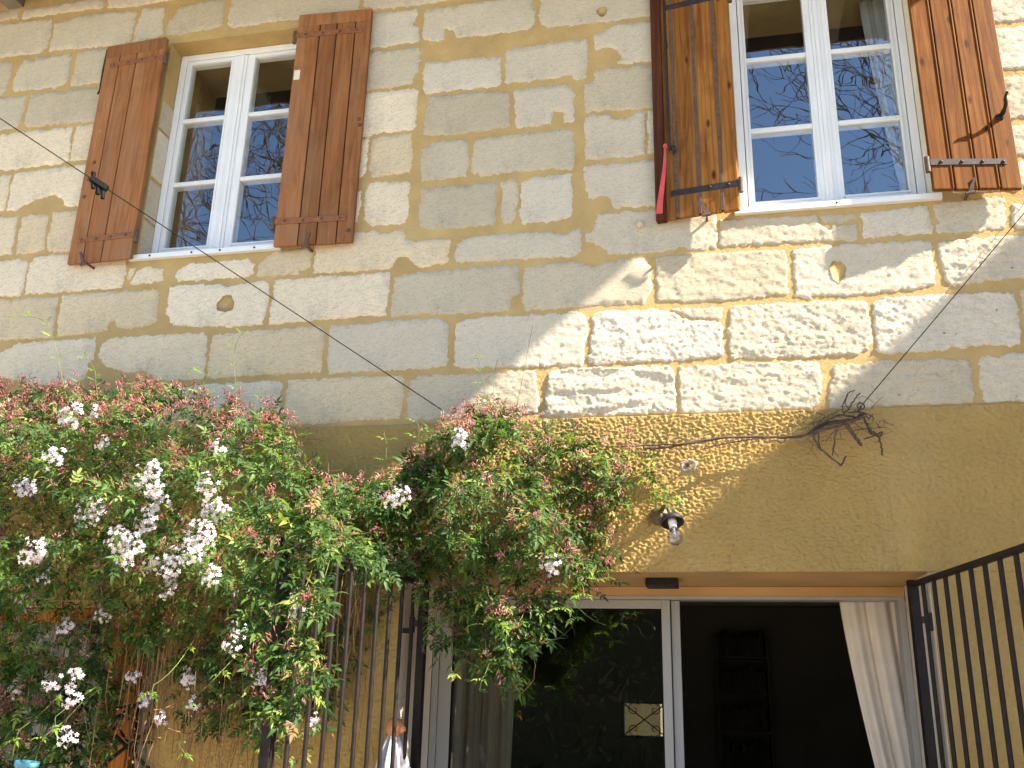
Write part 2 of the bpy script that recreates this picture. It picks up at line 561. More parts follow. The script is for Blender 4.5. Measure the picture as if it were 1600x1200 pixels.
# ------------------------------------------------------------------ measured layout of the wall, metres (x along the wall, z up)
STONES = [
 (0,[(-5.007,6.09),(-4.579,6.101),(-4.573,6.005),(-4.991,6.024)]),
 (0,[(-4.554,6.083),(-4.408,6.089),(-3.916,6.101),(-3.907,5.998),(-4.22,6.007),(-4.551,5.996)]),
 (0,[(-3.905,6.153),(-3.264,6.096),(-3.268,5.992),(-3.579,5.981),(-3.723,5.976),(-3.882,5.994)]),
 (0,[(-4.985,5.999),(-4.303,5.971),(-4.288,5.847),(-4.295,5.732),(-4.345,5.687),(-4.914,5.699)]),
 (0,[(-4.276,5.935),(-4.179,5.948),(-4.015,5.971),(-3.645,5.943),(-3.649,5.767),(-3.655,5.686),(-3.864,5.679),(-4.278,5.698),(-4.271,5.813)]),
 (0,[(-3.611,5.938),(-3.595,5.957),(-3.44,5.944),(-3.435,5.819),(-3.414,5.714),(-3.486,5.693),(-3.64,5.684),(-3.636,5.827)]),
 (0,[(-3.335,5.934),(-3.001,5.946),(-2.988,5.846),(-2.985,5.724),(-3.088,5.703),(-3.392,5.695),(-3.408,5.795),(-3.352,5.859)]),
 (0,[(-2.949,5.902),(-2.95,5.985),(-2.056,5.938),(-2.045,5.692),(-2.423,5.703),(-2.662,5.698),(-2.895,5.691),(-2.963,5.731)]),
 (0,[(-2.023,5.842),(-1.222,5.826),(-1.234,5.697),(-1.627,5.686),(-1.778,5.689),(-1.939,5.699),(-2.018,5.723)]),
 (0,[(-2.081,5.663),(-1.949,5.665),(-1.65,5.658),(-1.648,5.61),(-1.686,5.553),(-1.639,5.522),(-1.632,5.407),(-1.776,5.403),(-2.06,5.399)]),
 (0,[(-1.592,5.65),(-1.248,5.656),(-0.928,5.646),(-0.927,5.57),(-0.902,5.529),(-0.913,5.437),(-0.94,5.408),(-1.128,5.398),(-1.4,5.403),(-1.419,5.467),(-1.472,5.479),(-1.464,5.393),(-1.57,5.403),(-1.609,5.427),(-1.614,5.528),(-1.611,5.614)]),
 (0,[(-0.876,5.628),(-0.204,5.628),(-0.209,5.395),(-0.433,5.391),(-0.661,5.396),(-0.831,5.402),(-0.866,5.421),(-0.89,5.462)]),
 (0,[(-2.058,5.38),(-1.618,5.372),(-1.616,5.265),(-1.632,5.193),(-1.651,5.108),(-1.756,5.098),(-2.035,5.096)]),
 (0,[(-1.586,5.242),(-1.57,5.249),(-1.282,5.248),(-1.111,5.23),(-1.107,5.053),(-1.133,5.021),(-1.511,5.032),(-1.574,5.026),(-1.593,5.069),(-1.595,5.188)]),
 (0,[(-1.085,5.277),(-0.814,5.29),(-0.592,5.287),(-0.585,5.2),(-0.6,5.007),(-0.675,5.012),(-0.69,5.045),(-0.811,5.034),(-1.071,5.036),(-1.083,5.051)]),
 (0,[(-0.555,5.322),(-0.494,5.314),(-0.449,5.366),(-0.195,5.357),(-0.202,5.078),(-0.422,5.085),(-0.403,5.14),(-0.421,5.191),(-0.48,5.213),(-0.555,5.201)]),
 (0,[(-2.034,5.077),(-1.641,5.075),(-1.616,5.063),(-1.616,4.919),(-1.62,4.786),(-1.815,4.782),(-2.009,4.767)]),
 (0,[(-1.557,5.001),(-1.272,5.007),(-1.051,4.984),(-1.044,4.739),(-1.185,4.729),(-1.416,4.72),(-1.566,4.737),(-1.569,4.86),(-1.561,4.939)]),
 (0,[(-1.028,4.99),(-0.94,4.988),(-0.72,4.992),(-0.667,4.937),(-0.667,4.731),(-0.733,4.73),(-0.734,4.807),(-0.79,4.813),(-0.8,4.725),(-1.01,4.723)]),
 (0,[(-0.608,4.982),(-0.559,4.989),(-0.548,5.067),(-0.202,5.061),(-0.209,4.767),(-0.403,4.777),(-0.608,4.784),(-0.615,4.887)]),
 (0,[(-2.024,4.751),(-1.911,4.766),(-1.906,4.651),(-1.908,4.521),(-1.938,4.489),(-2.002,4.487)]),
 (0,[(-1.885,4.741),(-1.854,4.764),(-1.639,4.762),(-1.629,4.665),(-1.625,4.535),(-1.638,4.494),(-1.866,4.482),(-1.89,4.536),(-1.894,4.641)]),
 (0,[(-1.569,4.641),(-1.501,4.69),(-1.337,4.686),(-1.287,4.671),(-1.282,4.543),(-1.293,4.435),(-1.403,4.429),(-1.564,4.423),(-1.575,4.556)]),
 (0,[(-1.26,4.668),(-1.07,4.686),(-0.919,4.691),(-0.696,4.687),(-0.667,4.655),(-0.666,4.438),(-0.695,4.417),(-0.768,4.432),(-1.026,4.437),(-1.205,4.422),(-1.267,4.449),(-1.263,4.566)]),
 (0,[(-0.608,4.762),(-0.469,4.755),(-0.44,4.718),(-0.368,4.714),(-0.332,4.751),(-0.265,4.752),(-0.273,4.476),(-0.407,4.465),(-0.608,4.474)]),
 (0,[(-0.254,4.751),(-0.181,4.751),(-0.188,4.475),(-0.26,4.476)]),
 (0,[(-1.995,4.401),(-1.927,4.403),(-1.921,4.276),(-1.938,4.194),(-1.985,4.189)]),
 (0,[(-1.895,4.442),(-1.864,4.456),(-1.631,4.434),(-1.632,4.333),(-1.629,4.217),(-1.641,4.16),(-1.85,4.166),(-1.901,4.215),(-1.903,4.341)]),
 (0,[(-1.554,4.384),(-1.401,4.387),(-1.106,4.383),(-1.109,4.236),(-1.117,4.107),(-1.268,4.104),(-1.501,4.108),(-1.547,4.128),(-1.57,4.195),(-1.565,4.31)]),
 (0,[(-1.088,4.385),(-0.995,4.393),(-0.986,4.306),(-0.99,4.153),(-1.025,4.108),(-1.069,4.115),(-1.089,4.161),(-1.077,4.265)]),
 (0,[(-0.969,4.37),(-0.914,4.397),(-0.684,4.395),(-0.676,4.277),(-0.676,4.125),(-0.715,4.105),(-0.967,4.099),(-0.975,4.143)]),
 (0,[(-0.615,4.441),(-0.189,4.435),(-0.197,4.146),(-0.457,4.153),(-0.463,4.209),(-0.502,4.229),(-0.587,4.228),(-0.612,4.319)]),
 (0,[(-2.18,4.114),(-2.019,4.126),(-1.824,4.135),(-1.799,4.108),(-1.745,4.112),(-1.655,4.133),(-1.635,4.062),(-1.55,4.047),(-1.445,4.055),(-1.37,4.04),(-1.366,3.952),(-1.378,3.894),(-1.555,3.872),(-1.58,3.913),(-1.613,3.952),(-1.666,3.956),(-1.698,3.914),(-1.714,3.879),(-2.03,3.882),(-2.183,3.889)]),
 (0,[(-1.302,4.027),(-1.273,4.049),(-1.016,4.051),(-0.814,4.038),(-0.714,4.015),(-0.672,4.042),(-0.626,4.038),(-0.629,3.911),(-0.65,3.882),(-1.012,3.886),(-1.341,3.891),(-1.347,3.943),(-1.339,4.014)]),
 (1,[(-0.548,4.13),(-0.239,4.126),(0.101,4.126),(0.089,3.866),(-0.043,3.869),(-0.089,3.891),(-0.137,3.869),(-0.463,3.871),(-0.49,3.9),(-0.532,3.934),(-0.608,3.967),(-0.605,4.017),(-0.559,4.029)]),
 (1,[(0.11,4.038),(0.229,4.035),(0.489,4.024),(0.592,4.022),(0.614,3.975),(0.661,3.927),(0.676,3.955),(0.789,3.953),(0.801,3.915),(0.79,3.858),(0.668,3.864),(0.479,3.868),(0.221,3.871),(0.096,3.873)]),
 (0,[(0.617,4.016),(0.801,4.02),(0.807,3.985),(0.74,3.968),(0.676,3.964),(0.639,3.977)]),
 (0,[(0.822,4.013),(1.142,4.029),(1.152,4.002),(1.159,3.871),(0.979,3.868),(0.824,3.863),(0.823,3.914)]),
 (1,[(1.173,4.03),(1.242,4.045),(1.512,4.05),(1.494,3.865),(1.34,3.863),(1.179,3.862),(1.174,3.928)]),
 (1,[(1.541,3.996),(1.884,4.001),(1.863,3.862),(1.546,3.86),(1.52,3.905)]),
 (1,[(1.408,5.506),(2.23,5.448),(2.167,5.052),(1.394,5.098)]),
 (1,[(1.357,5.062),(2.161,5.021),(2.12,4.761),(1.359,4.796)]),
 (1,[(1.322,4.756),(2.114,4.726),(2.073,4.471),(1.324,4.496)]),
 (1,[(1.288,4.458),(2.068,4.438),(2.039,4.26),(1.299,4.278)]),
 (1,[(1.264,4.24),(2.034,4.227),(2.009,4.071),(1.276,4.082)]),
 (0,[(-4.911,5.688),(-4.547,5.651),(-4.534,5.566),(-4.542,5.444),(-4.569,5.386),(-4.841,5.394)]),
 (0,[(-4.457,5.65),(-4.349,5.656),(-4.093,5.658),(-4.079,5.508),(-4.085,5.418),(-4.148,5.395),(-4.492,5.397),(-4.506,5.44),(-4.492,5.582)]),
 (0,[(-4.051,5.668),(-3.765,5.66),(-3.735,5.384),(-4.051,5.388),(-4.049,5.504)]),
 (0,[(-4.837,5.378),(-4.375,5.358),(-4.37,5.242),(-4.376,5.133),(-4.427,5.1),(-4.771,5.098)]),
 (0,[(-4.337,5.363),(-3.713,5.361),(-3.683,5.084),(-4.108,5.098),(-4.329,5.099),(-4.348,5.14),(-4.351,5.269)]),
 (0,[(-4.513,5.07),(-4.246,5.07),(-3.974,5.069),(-3.958,4.913),(-3.955,4.799),(-4.075,4.792),(-4.339,4.786),(-4.474,4.79),(-4.505,4.971)]),
 (0,[(-4.765,5.073),(-4.547,5.069),(-4.498,4.787),(-4.697,4.788)]),
 (0,[(-3.946,5.07),(-3.7,5.076),(-3.663,4.816),(-3.798,4.802),(-3.943,4.807),(-3.945,4.94)]),
 (0,[(-4.69,4.758),(-4.365,4.75),(-4.35,4.64),(-4.36,4.493),(-4.624,4.484)]),
 (0,[(-4.342,4.758),(-4.117,4.768),(-3.774,4.771),(-3.734,4.455),(-3.919,4.476),(-3.941,4.537),(-4.01,4.562),(-4.119,4.549),(-4.239,4.5),(-4.271,4.476),(-4.337,4.477),(-4.346,4.621)]),
 (0,[(-4.617,4.455),(-4.244,4.437),(-4.233,4.299),(-4.227,4.165),(-4.549,4.167)]),
 (0,[(-4.206,4.433),(-4.068,4.439),(-4.022,4.417),(-4.006,4.317),(-4.002,4.183),(-4.075,4.162),(-4.203,4.163),(-4.211,4.307)]),
 (0,[(-3.986,4.441),(-3.73,4.437),(-3.695,4.15),(-3.966,4.162),(-3.99,4.191),(-3.988,4.315)]),
 (0,[(-4.54,4.131),(-4.141,4.127),(-4.1,4.107),(-4.093,3.988),(-4.1,3.876),(-4.479,3.876)]),
 (0,[(-4.09,4.101),(-4.042,4.137),(-3.853,4.14),(-3.405,4.102),(-3.4,3.999),(-3.406,3.881),(-3.714,3.88),(-4.079,3.884),(-4.084,3.987)]),
 (0,[(-3.38,4.006),(-3.338,4.011),(-3.358,3.928),(-3.38,3.929)]),
 (0,[(-3.332,3.977),(-3.262,4.018),(-3.146,3.988),(-3.148,3.947),(-3.126,3.911),(-3.2,3.9),(-3.327,3.892),(-3.355,3.911)]),
 (0,[(-3.045,3.989),(-2.981,4.01),(-2.839,4.008),(-2.601,4.015),(-2.556,3.978),(-2.557,3.921),(-2.594,3.895),(-2.782,3.891),(-3.04,3.897),(-3.066,3.932)]),
 (0,[(-2.524,3.984),(-2.442,4.044),(-2.235,4.061),(-2.197,4.041),(-2.21,3.928),(-2.236,3.914),(-2.276,3.912),(-2.258,3.891),(-2.376,3.887),(-2.525,3.885),(-2.534,3.927)]),
 (0,[(-4.477,3.867),(-3.833,3.854),(-3.823,3.74),(-3.826,3.582),(-4.051,3.583),(-4.411,3.59)]),
 (0,[(-3.807,3.857),(-3.381,3.862),(-3.312,3.857),(-3.168,3.856),(-3.147,3.805),(-3.138,3.641),(-3.197,3.62),(-3.339,3.612),(-3.4,3.624),(-3.421,3.67),(-3.447,3.651),(-3.457,3.611),(-3.523,3.598),(-3.797,3.589),(-3.805,3.714)]),
 (0,[(-3.093,3.863),(-3.028,3.876),(-2.778,3.862),(-2.71,3.841),(-2.55,3.863),(-2.486,3.862),(-2.442,3.831),(-2.44,3.742),(-2.449,3.647),(-2.458,3.585),(-2.62,3.582),(-2.906,3.603),(-3.031,3.618),(-3.083,3.686),(-3.086,3.76)]),
 (0,[(-2.414,3.861),(-2.169,3.868),(-1.981,3.863),(-1.717,3.864),(-1.708,3.78),(-1.721,3.649),(-1.721,3.595),(-1.883,3.597),(-2.189,3.592),(-2.422,3.582),(-2.425,3.677),(-2.417,3.789)]),
 (0,[(-1.681,3.83),(-1.629,3.842),(-1.577,3.858),(-1.502,3.848),(-1.332,3.855),(-1.084,3.857),(-0.972,3.852),(-0.968,3.684),(-1.007,3.649),(-1.012,3.581),(-1.219,3.579),(-1.378,3.581),(-1.51,3.593),(-1.698,3.59),(-1.695,3.701)]),
 (0,[(-0.947,3.835),(-0.798,3.851),(-0.643,3.843),(-0.553,3.813),(-0.498,3.832),(-0.381,3.846),(-0.293,3.843),(-0.253,3.784),(-0.256,3.651),(-0.291,3.573),(-0.419,3.581),(-0.588,3.577),(-0.726,3.582),(-0.934,3.576),(-0.95,3.637)]),
 (1,[(-0.228,3.842),(-0.137,3.846),(0.088,3.844),(0.435,3.835),(0.44,3.762),(0.434,3.583),(0.333,3.579),(0.269,3.565),(-0.054,3.572),(-0.225,3.583),(-0.232,3.701)]),
 (1,[(0.467,3.833),(0.667,3.842),(0.915,3.841),(1.121,3.835),(1.148,3.801),(1.136,3.745),(1.144,3.66),(1.131,3.591),(1.069,3.568),(0.767,3.557),(0.464,3.559),(0.466,3.688)]),
 (2,[(1.171,3.82),(1.501,3.829),(1.856,3.82),(1.822,3.597),(1.365,3.589),(1.2,3.573),(1.177,3.637),(1.17,3.7)]),
 (0,[(-4.108,3.54),(-4.046,3.562),(-3.569,3.568),(-3.519,3.573),(-3.522,3.525),(-3.51,3.436),(-3.554,3.398),(-3.537,3.349),(-3.6,3.281),(-3.734,3.271),(-3.902,3.294),(-4.131,3.345),(-4.363,3.388),(-4.387,3.488),(-4.166,3.502)]),
 (0,[(-3.484,3.523),(-3.423,3.56),(-3.23,3.565),(-2.818,3.558),(-2.797,3.525),(-2.789,3.407),(-2.782,3.271),(-3.092,3.274),(-3.114,3.306),(-3.176,3.336),(-3.291,3.33),(-3.362,3.357),(-3.46,3.393),(-3.486,3.467)]),
 (0,[(-2.759,3.539),(-2.577,3.552),(-2.093,3.559),(-2.071,3.523),(-2.078,3.401),(-2.075,3.28),(-2.311,3.28),(-2.621,3.275),(-2.771,3.275),(-2.771,3.453)]),
 (0,[(-2.047,3.553),(-1.73,3.565),(-1.413,3.565),(-1.368,3.535),(-1.351,3.474),(-1.355,3.4),(-1.353,3.282),(-1.492,3.271),(-1.71,3.27),(-2.036,3.271),(-2.049,3.331),(-2.047,3.476)]),
 (1,[(-1.317,3.517),(-1.261,3.552),(-1.075,3.559),(-0.629,3.55),(-0.595,3.519),(-0.595,3.417),(-0.616,3.325),(-0.616,3.25),(-0.859,3.251),(-1.277,3.264),(-1.317,3.281),(-1.316,3.413)]),
 (2,[(-0.575,3.525),(-0.541,3.548),(-0.318,3.549),(-0.173,3.536),(-0.122,3.497),(-0.064,3.468),(0.097,3.454),(0.095,3.267),(-0.065,3.254),(-0.324,3.253),(-0.589,3.256),(-0.578,3.394)]),
 (1,[(-0.16,3.539),(0.104,3.537),(0.097,3.46),(-0.051,3.474),(-0.102,3.496),(-0.141,3.52)]),
 (2,[(0.139,3.538),(0.356,3.535),(0.642,3.534),(0.8,3.527),(0.815,3.419),(0.812,3.317),(0.791,3.251),(0.679,3.24),(0.558,3.236),(0.313,3.242),(0.126,3.251),(0.123,3.39)]),
 (2,[(0.835,3.511),(0.886,3.532),(1.154,3.535),(1.484,3.526),(1.492,3.412),(1.492,3.286),(1.481,3.251),(1.295,3.258),(1.092,3.239),(0.834,3.236),(0.828,3.303),(0.827,3.418)]),
 (2,[(1.513,3.531),(1.812,3.531),(1.77,3.258),(1.504,3.253),(1.51,3.377)]),
 (0,[(-3.088,3.196),(-2.854,3.24),(-2.322,3.248),(-2.301,3.223),(-2.296,3.111),(-2.311,3.002),(-3.057,2.998)]),
 (0,[(-2.268,3.244),(-1.929,3.247),(-1.613,3.24),(-1.586,3.209),(-1.588,3.083),(-1.605,2.998),(-1.981,2.99),(-2.27,2.978),(-2.277,3.11)]),
 (1,[(-1.554,3.219),(-1.504,3.235),(-1.206,3.235),(-0.866,3.234),(-0.858,3.159),(-0.846,3.053),(-0.849,2.998),(-1.196,2.987),(-1.553,2.978),(-1.567,3.082)]),
 (3,[(-0.798,3.227),(-0.723,3.241),(-0.522,3.235),(-0.182,3.229),(-0.151,3.169),(-0.148,3.059),(-0.151,2.975),(-0.459,2.97),(-0.822,2.973),(-0.816,3.087)]),
 (2,[(-0.121,3.215),(0.156,3.226),(0.556,3.213),(0.559,3.096),(0.539,2.992),(0.507,2.97),(-0.132,2.97),(-0.133,3.127)]),
 (2,[(0.627,3.192),(0.735,3.194),(0.825,3.203),(1.117,3.201),(1.241,3.188),(1.246,3.13),(1.25,3.027),(1.24,2.97),(1.005,2.97),(0.773,2.97),(0.59,2.97),(0.584,3.029),(0.603,3.12)]),
 (2,[(1.297,3.199),(1.431,3.211),(1.764,3.219),(1.726,2.97),(1.282,2.97),(1.272,3.064),(1.275,3.141)]),
 (0,[(-4.351,3.153),(-4.011,3.199),(-3.793,2.977),(-4.294,2.97)]),
]
PATCHES = [(-0.507, 5.466, 0.029, 0.033), (-2.707, 3.729, 0.054, 0.052), (0.683, 3.693, 0.038, 0.058)]
LEFT_MASS = [(-3.961, 3.148), (-3.472, 3.083), (-3.212, 3.129), (-2.903, 3.08), (-2.645, 3.069), (-2.419, 2.984), (-2.145, 2.883), (-2.043, 2.733), (-1.928, 2.586), (-1.881, 2.445), (-1.895, 2.263), (-1.815, 2.099), (-1.801, 1.827), (-1.801, 1.633), (-1.867, 1.536), (-2.015, 1.615), (-2.097, 1.517), (-2.233, 1.596), (-2.353, 1.538), (-2.501, 1.703), (-2.67, 1.787), (-2.861, 1.814), (-2.964, 1.725), (-2.972, 1.41), (-3.017, 1.215), (-3.477, 1.143)]
CENTRE_MASS = [(-1.088, 3.003), (-0.962, 2.906), (-0.818, 2.852), (-0.677, 2.768), (-0.523, 2.732), (-0.448, 2.637), (-0.434, 2.545), (-0.569, 2.532), (-0.629, 2.473), (-0.614, 2.338), (-0.599, 2.205), (-0.702, 2.119), (-0.761, 2.119), (-0.789, 1.961), (-0.89, 1.848), (-1.02, 1.735), (-1.099, 1.845), (-1.21, 1.958), (-1.28, 2.134), (-1.412, 2.224), (-1.541, 2.24), (-1.613, 2.349), (-1.561, 2.536), (-1.441, 2.71), (-1.303, 2.886), (-1.19, 2.947)]
BRIDGE_MASS = [(-2.066, 2.623), (-1.855, 2.554), (-1.691, 2.599), (-1.495, 2.626), (-1.386, 2.435), (-1.405, 2.221), (-1.565, 2.228), (-1.732, 2.285), (-1.863, 2.286), (-1.97, 2.349)]
DRAPE = [(-1.684, 2.402), (-1.563, 2.362), (-1.464, 2.288), (-1.434, 2.088), (-1.428, 1.884), (-1.461, 1.752), (-1.409, 1.646), (-1.474, 1.54), (-1.529, 1.559), (-1.584, 1.664), (-1.635, 1.883), (-1.675, 2.113)]
LOW_RIGHT = [(-2.026, 1.655), (-1.787, 1.714), (-1.796, 1.499), (-1.893, 1.287), (-2.013, 1.413)]
LOW_FRINGE = [(-3.637, 1.626), (-3.081, 1.695), (-2.984, 1.551), (-3.002, 1.38), (-2.987, 1.131), (-3.506, 1.082)]
BEHIND_GATE = [(-2.065, 2.332), (-1.735, 2.297), (-1.431, 2.247), (-1.484, 2.154), (-1.631, 2.03), (-1.748, 1.847), (-1.794, 1.609), (-1.872, 1.406), (-1.996, 1.664)]
LEFT_BEYOND = [(-3.916, 3.128), (-4.309, 3.071), (-4.578, 2.843), (-4.567, 2.386), (-4.271, 1.924), (-3.921, 1.619), (-3.509, 1.423)]
RIGHT_FRINGE = [(-0.702, 2.811), (-0.543, 2.806), (-0.371, 2.769), (-0.265, 2.654), (-0.162, 2.527), (-0.268, 2.498), (-0.374, 2.531), (-0.482, 2.456), (-0.499, 2.303), (-0.454, 2.212), (-0.56, 2.138), (-0.621, 2.304), (-0.669, 2.521)]
LOW_MID = [(-2.561, 1.731), (-2.288, 1.764), (-2.045, 1.739), (-2.004, 1.519), (-2.115, 1.408), (-2.248, 1.472), (-2.365, 1.401), (-2.471, 1.507)]
TAIL = [(-1.37, 2.161), (-0.818, 2.16), (-0.857, 1.875), (-0.969, 1.666), (-1.058, 1.678), (-1.182, 1.815), (-1.31, 1.927)]
FLOWERS_LEFT = [(-2.945, 2.812, 24), (-2.996, 2.62, 18), (-3.143, 2.478, 12), (-3.08, 2.47, 8), (-2.489, 2.523, 22), (-2.751, 2.352, 30), (-2.42, 2.39, 26), (-2.195, 2.458, 18), (-2.156, 2.357, 18), (-2.601, 2.234, 20), (-2.517, 2.205, 22), (-2.194, 2.23, 34), (-2.216, 2.169, 22), (-2.539, 2.149, 16), (-3.011, 2.175, 28), (-3.0, 1.968, 24), (-2.321, 2.093, 14), (-2.315, 2.016, 12), (-1.912, 2.024, 12), (-2.783, 1.845, 10), (-2.685, 1.634, 12), (-2.793, 1.616, 8), (-2.695, 1.556, 10), (-1.957, 1.84, 10), (-2.156, 1.649, 14), (-1.834, 1.676, 16), (-2.42, 1.652, 7), (-1.721, 1.946, 14), (-2.347, 1.551, 8), (-2.127, 1.549, 6), (-2.262, 1.478, 7), (-2.68, 1.403, 10), (-2.824, 2.838, 6), (-2.156, 2.633, 8), (-1.984, 1.775, 10), (-2.898, 1.79, 8), (-2.979, 1.575, 8), (-2.923, 2.066, 8), (-2.605, 1.901, 8), (-2.111, 2.065, 12), (-2.409, 2.121, 14), (-1.797, 1.651, 8), (-2.745, 2.681, 8), (-2.47, 2.304, 18), (-2.441, 2.463, 12), (-2.102, 2.342, 10), (-2.299, 2.148, 12)]
FLOWERS_CENTRE = [(-1.123, 2.723, 12), (-1.404, 2.481, 14), (-1.449, 2.458, 10), (-0.701, 2.145, 12), (-1.14, 2.745, 8), (-0.681, 2.161, 7), (-1.734, 1.479, 5)]
SHOOTS = [
 [(-3.252, -0.45, 2.94), (-3.358, -0.45, 3.193), (-3.449, -0.45, 3.392), (-3.516, -0.45, 3.489), (-3.644, -0.45, 3.528), (-3.787, -0.45, 3.532)],
 [(-3.088, -0.45, 2.969), (-3.133, -0.45, 3.111), (-3.161, -0.45, 3.202), (-3.24, -0.45, 3.278)],
 [(-3.197, -0.45, 3.008), (-3.236, -0.45, 3.098), (-3.219, -0.45, 3.169)],
 [(-2.31, -0.4, 2.787), (-2.331, -0.4, 2.921), (-2.36, -0.4, 3.093), (-2.388, -0.4, 3.235), (-2.376, -0.4, 3.341), (-2.336, -0.4, 3.392)],
 [(-2.556, -0.45, 2.949), (-2.508, -0.45, 3.118), (-2.588, -0.45, 3.174), (-2.63, -0.45, 3.089)],
 [(-2.236, -0.35, 2.797), (-2.22, -0.35, 2.966), (-2.265, -0.35, 3.106)],
 [(-2.939, -0.45, 2.963), (-2.981, -0.45, 3.105)],
 [(-1.1, -0.25, 2.953), (-1.077, -0.25, 3.052), (-1.1, -0.25, 3.138), (-1.116, -0.25, 3.217), (-1.143, -0.25, 3.226)],
 [(-0.968, -0.1, 2.925), (-0.923, -0.1, 3.129), (-0.884, -0.1, 3.373), (-0.871, -0.1, 3.444)],
 [(-1.069, -0.1, 2.963), (-1.069, -0.1, 3.17), (-1.052, -0.1, 3.275)],
 [(-1.421, -0.25, 2.766), (-1.41, -0.25, 2.865), (-1.447, -0.25, 2.933)],
 [(-1.597, -0.2, 2.652), (-1.593, -0.2, 2.784), (-1.612, -0.2, 2.869)],
 [(-0.448, -0.12, 2.771), (-0.324, -0.12, 2.751), (-0.294, -0.12, 2.703), (-0.311, -0.12, 2.624), (-0.236, -0.12, 2.575), (-0.178, -0.12, 2.512)],
 [(-0.373, -0.12, 2.61), (-0.295, -0.12, 2.655), (-0.206, -0.12, 2.575), (-0.162, -0.12, 2.527)],
 [(-0.511, -0.12, 2.805), (-0.402, -0.12, 2.77), (-0.434, -0.12, 2.69)],
 [(-0.847, -0.3, 2.131), (-0.874, -0.3, 1.959), (-0.93, -0.3, 1.846), (-0.852, -0.3, 1.655)],
 [(-0.848, -0.3, 2.16), (-0.904, -0.3, 1.987), (-0.99, -0.3, 1.873)],
 [(-1.212, -0.3, 2.131), (-1.235, -0.3, 1.957), (-1.321, -0.3, 1.841)],
 [(-1.232, -0.3, 1.899), (-1.194, -0.3, 1.731), (-1.131, -0.3, 1.677)],
 [(-1.019, -0.3, 1.845), (-1.029, -0.3, 1.706), (-1.041, -0.3, 1.638)],
 [(-0.648, -0.25, 2.166), (-0.588, -0.25, 2.079), (-0.603, -0.25, 1.993)],
 [(-0.529, -0.25, 2.224), (-0.471, -0.25, 2.137), (-0.529, -0.25, 2.122)],
 [(-0.766, -0.25, 2.05), (-0.647, -0.25, 1.965), (-0.603, -0.25, 1.942)],
 [(-1.802, -0.75, 2.356), (-1.744, -0.75, 2.077), (-1.751, -0.75, 1.862), (-1.782, -0.75, 1.603)],
 [(-1.888, -0.75, 2.3), (-1.818, -0.75, 2.077), (-1.833, -0.75, 1.809), (-1.859, -0.75, 1.652)],
 [(-2.22, -0.75, 1.804), (-2.22, -0.75, 1.593), (-2.179, -0.75, 1.517)],
 [(-2.426, -0.75, 1.938), (-2.383, -0.75, 1.668), (-2.377, -0.75, 1.538)],
 [(-2.98, -0.7, 1.632), (-2.909, -0.7, 1.445), (-2.924, -0.7, 1.287)],
 [(-3.117, -0.7, 1.657), (-3.043, -0.7, 1.468), (-3.041, -0.7, 1.309)],
 [(-2.861, -0.7, 1.689), (-2.877, -0.7, 1.525), (-2.83, -0.7, 1.368)],
 [(-1.908, -0.6, 1.575), (-1.861, -0.6, 1.421), (-1.925, -0.6, 1.342)],
 [(-2.334, -0.6, 1.565), (-2.325, -0.6, 1.407), (-2.268, -0.6, 1.33)],
]
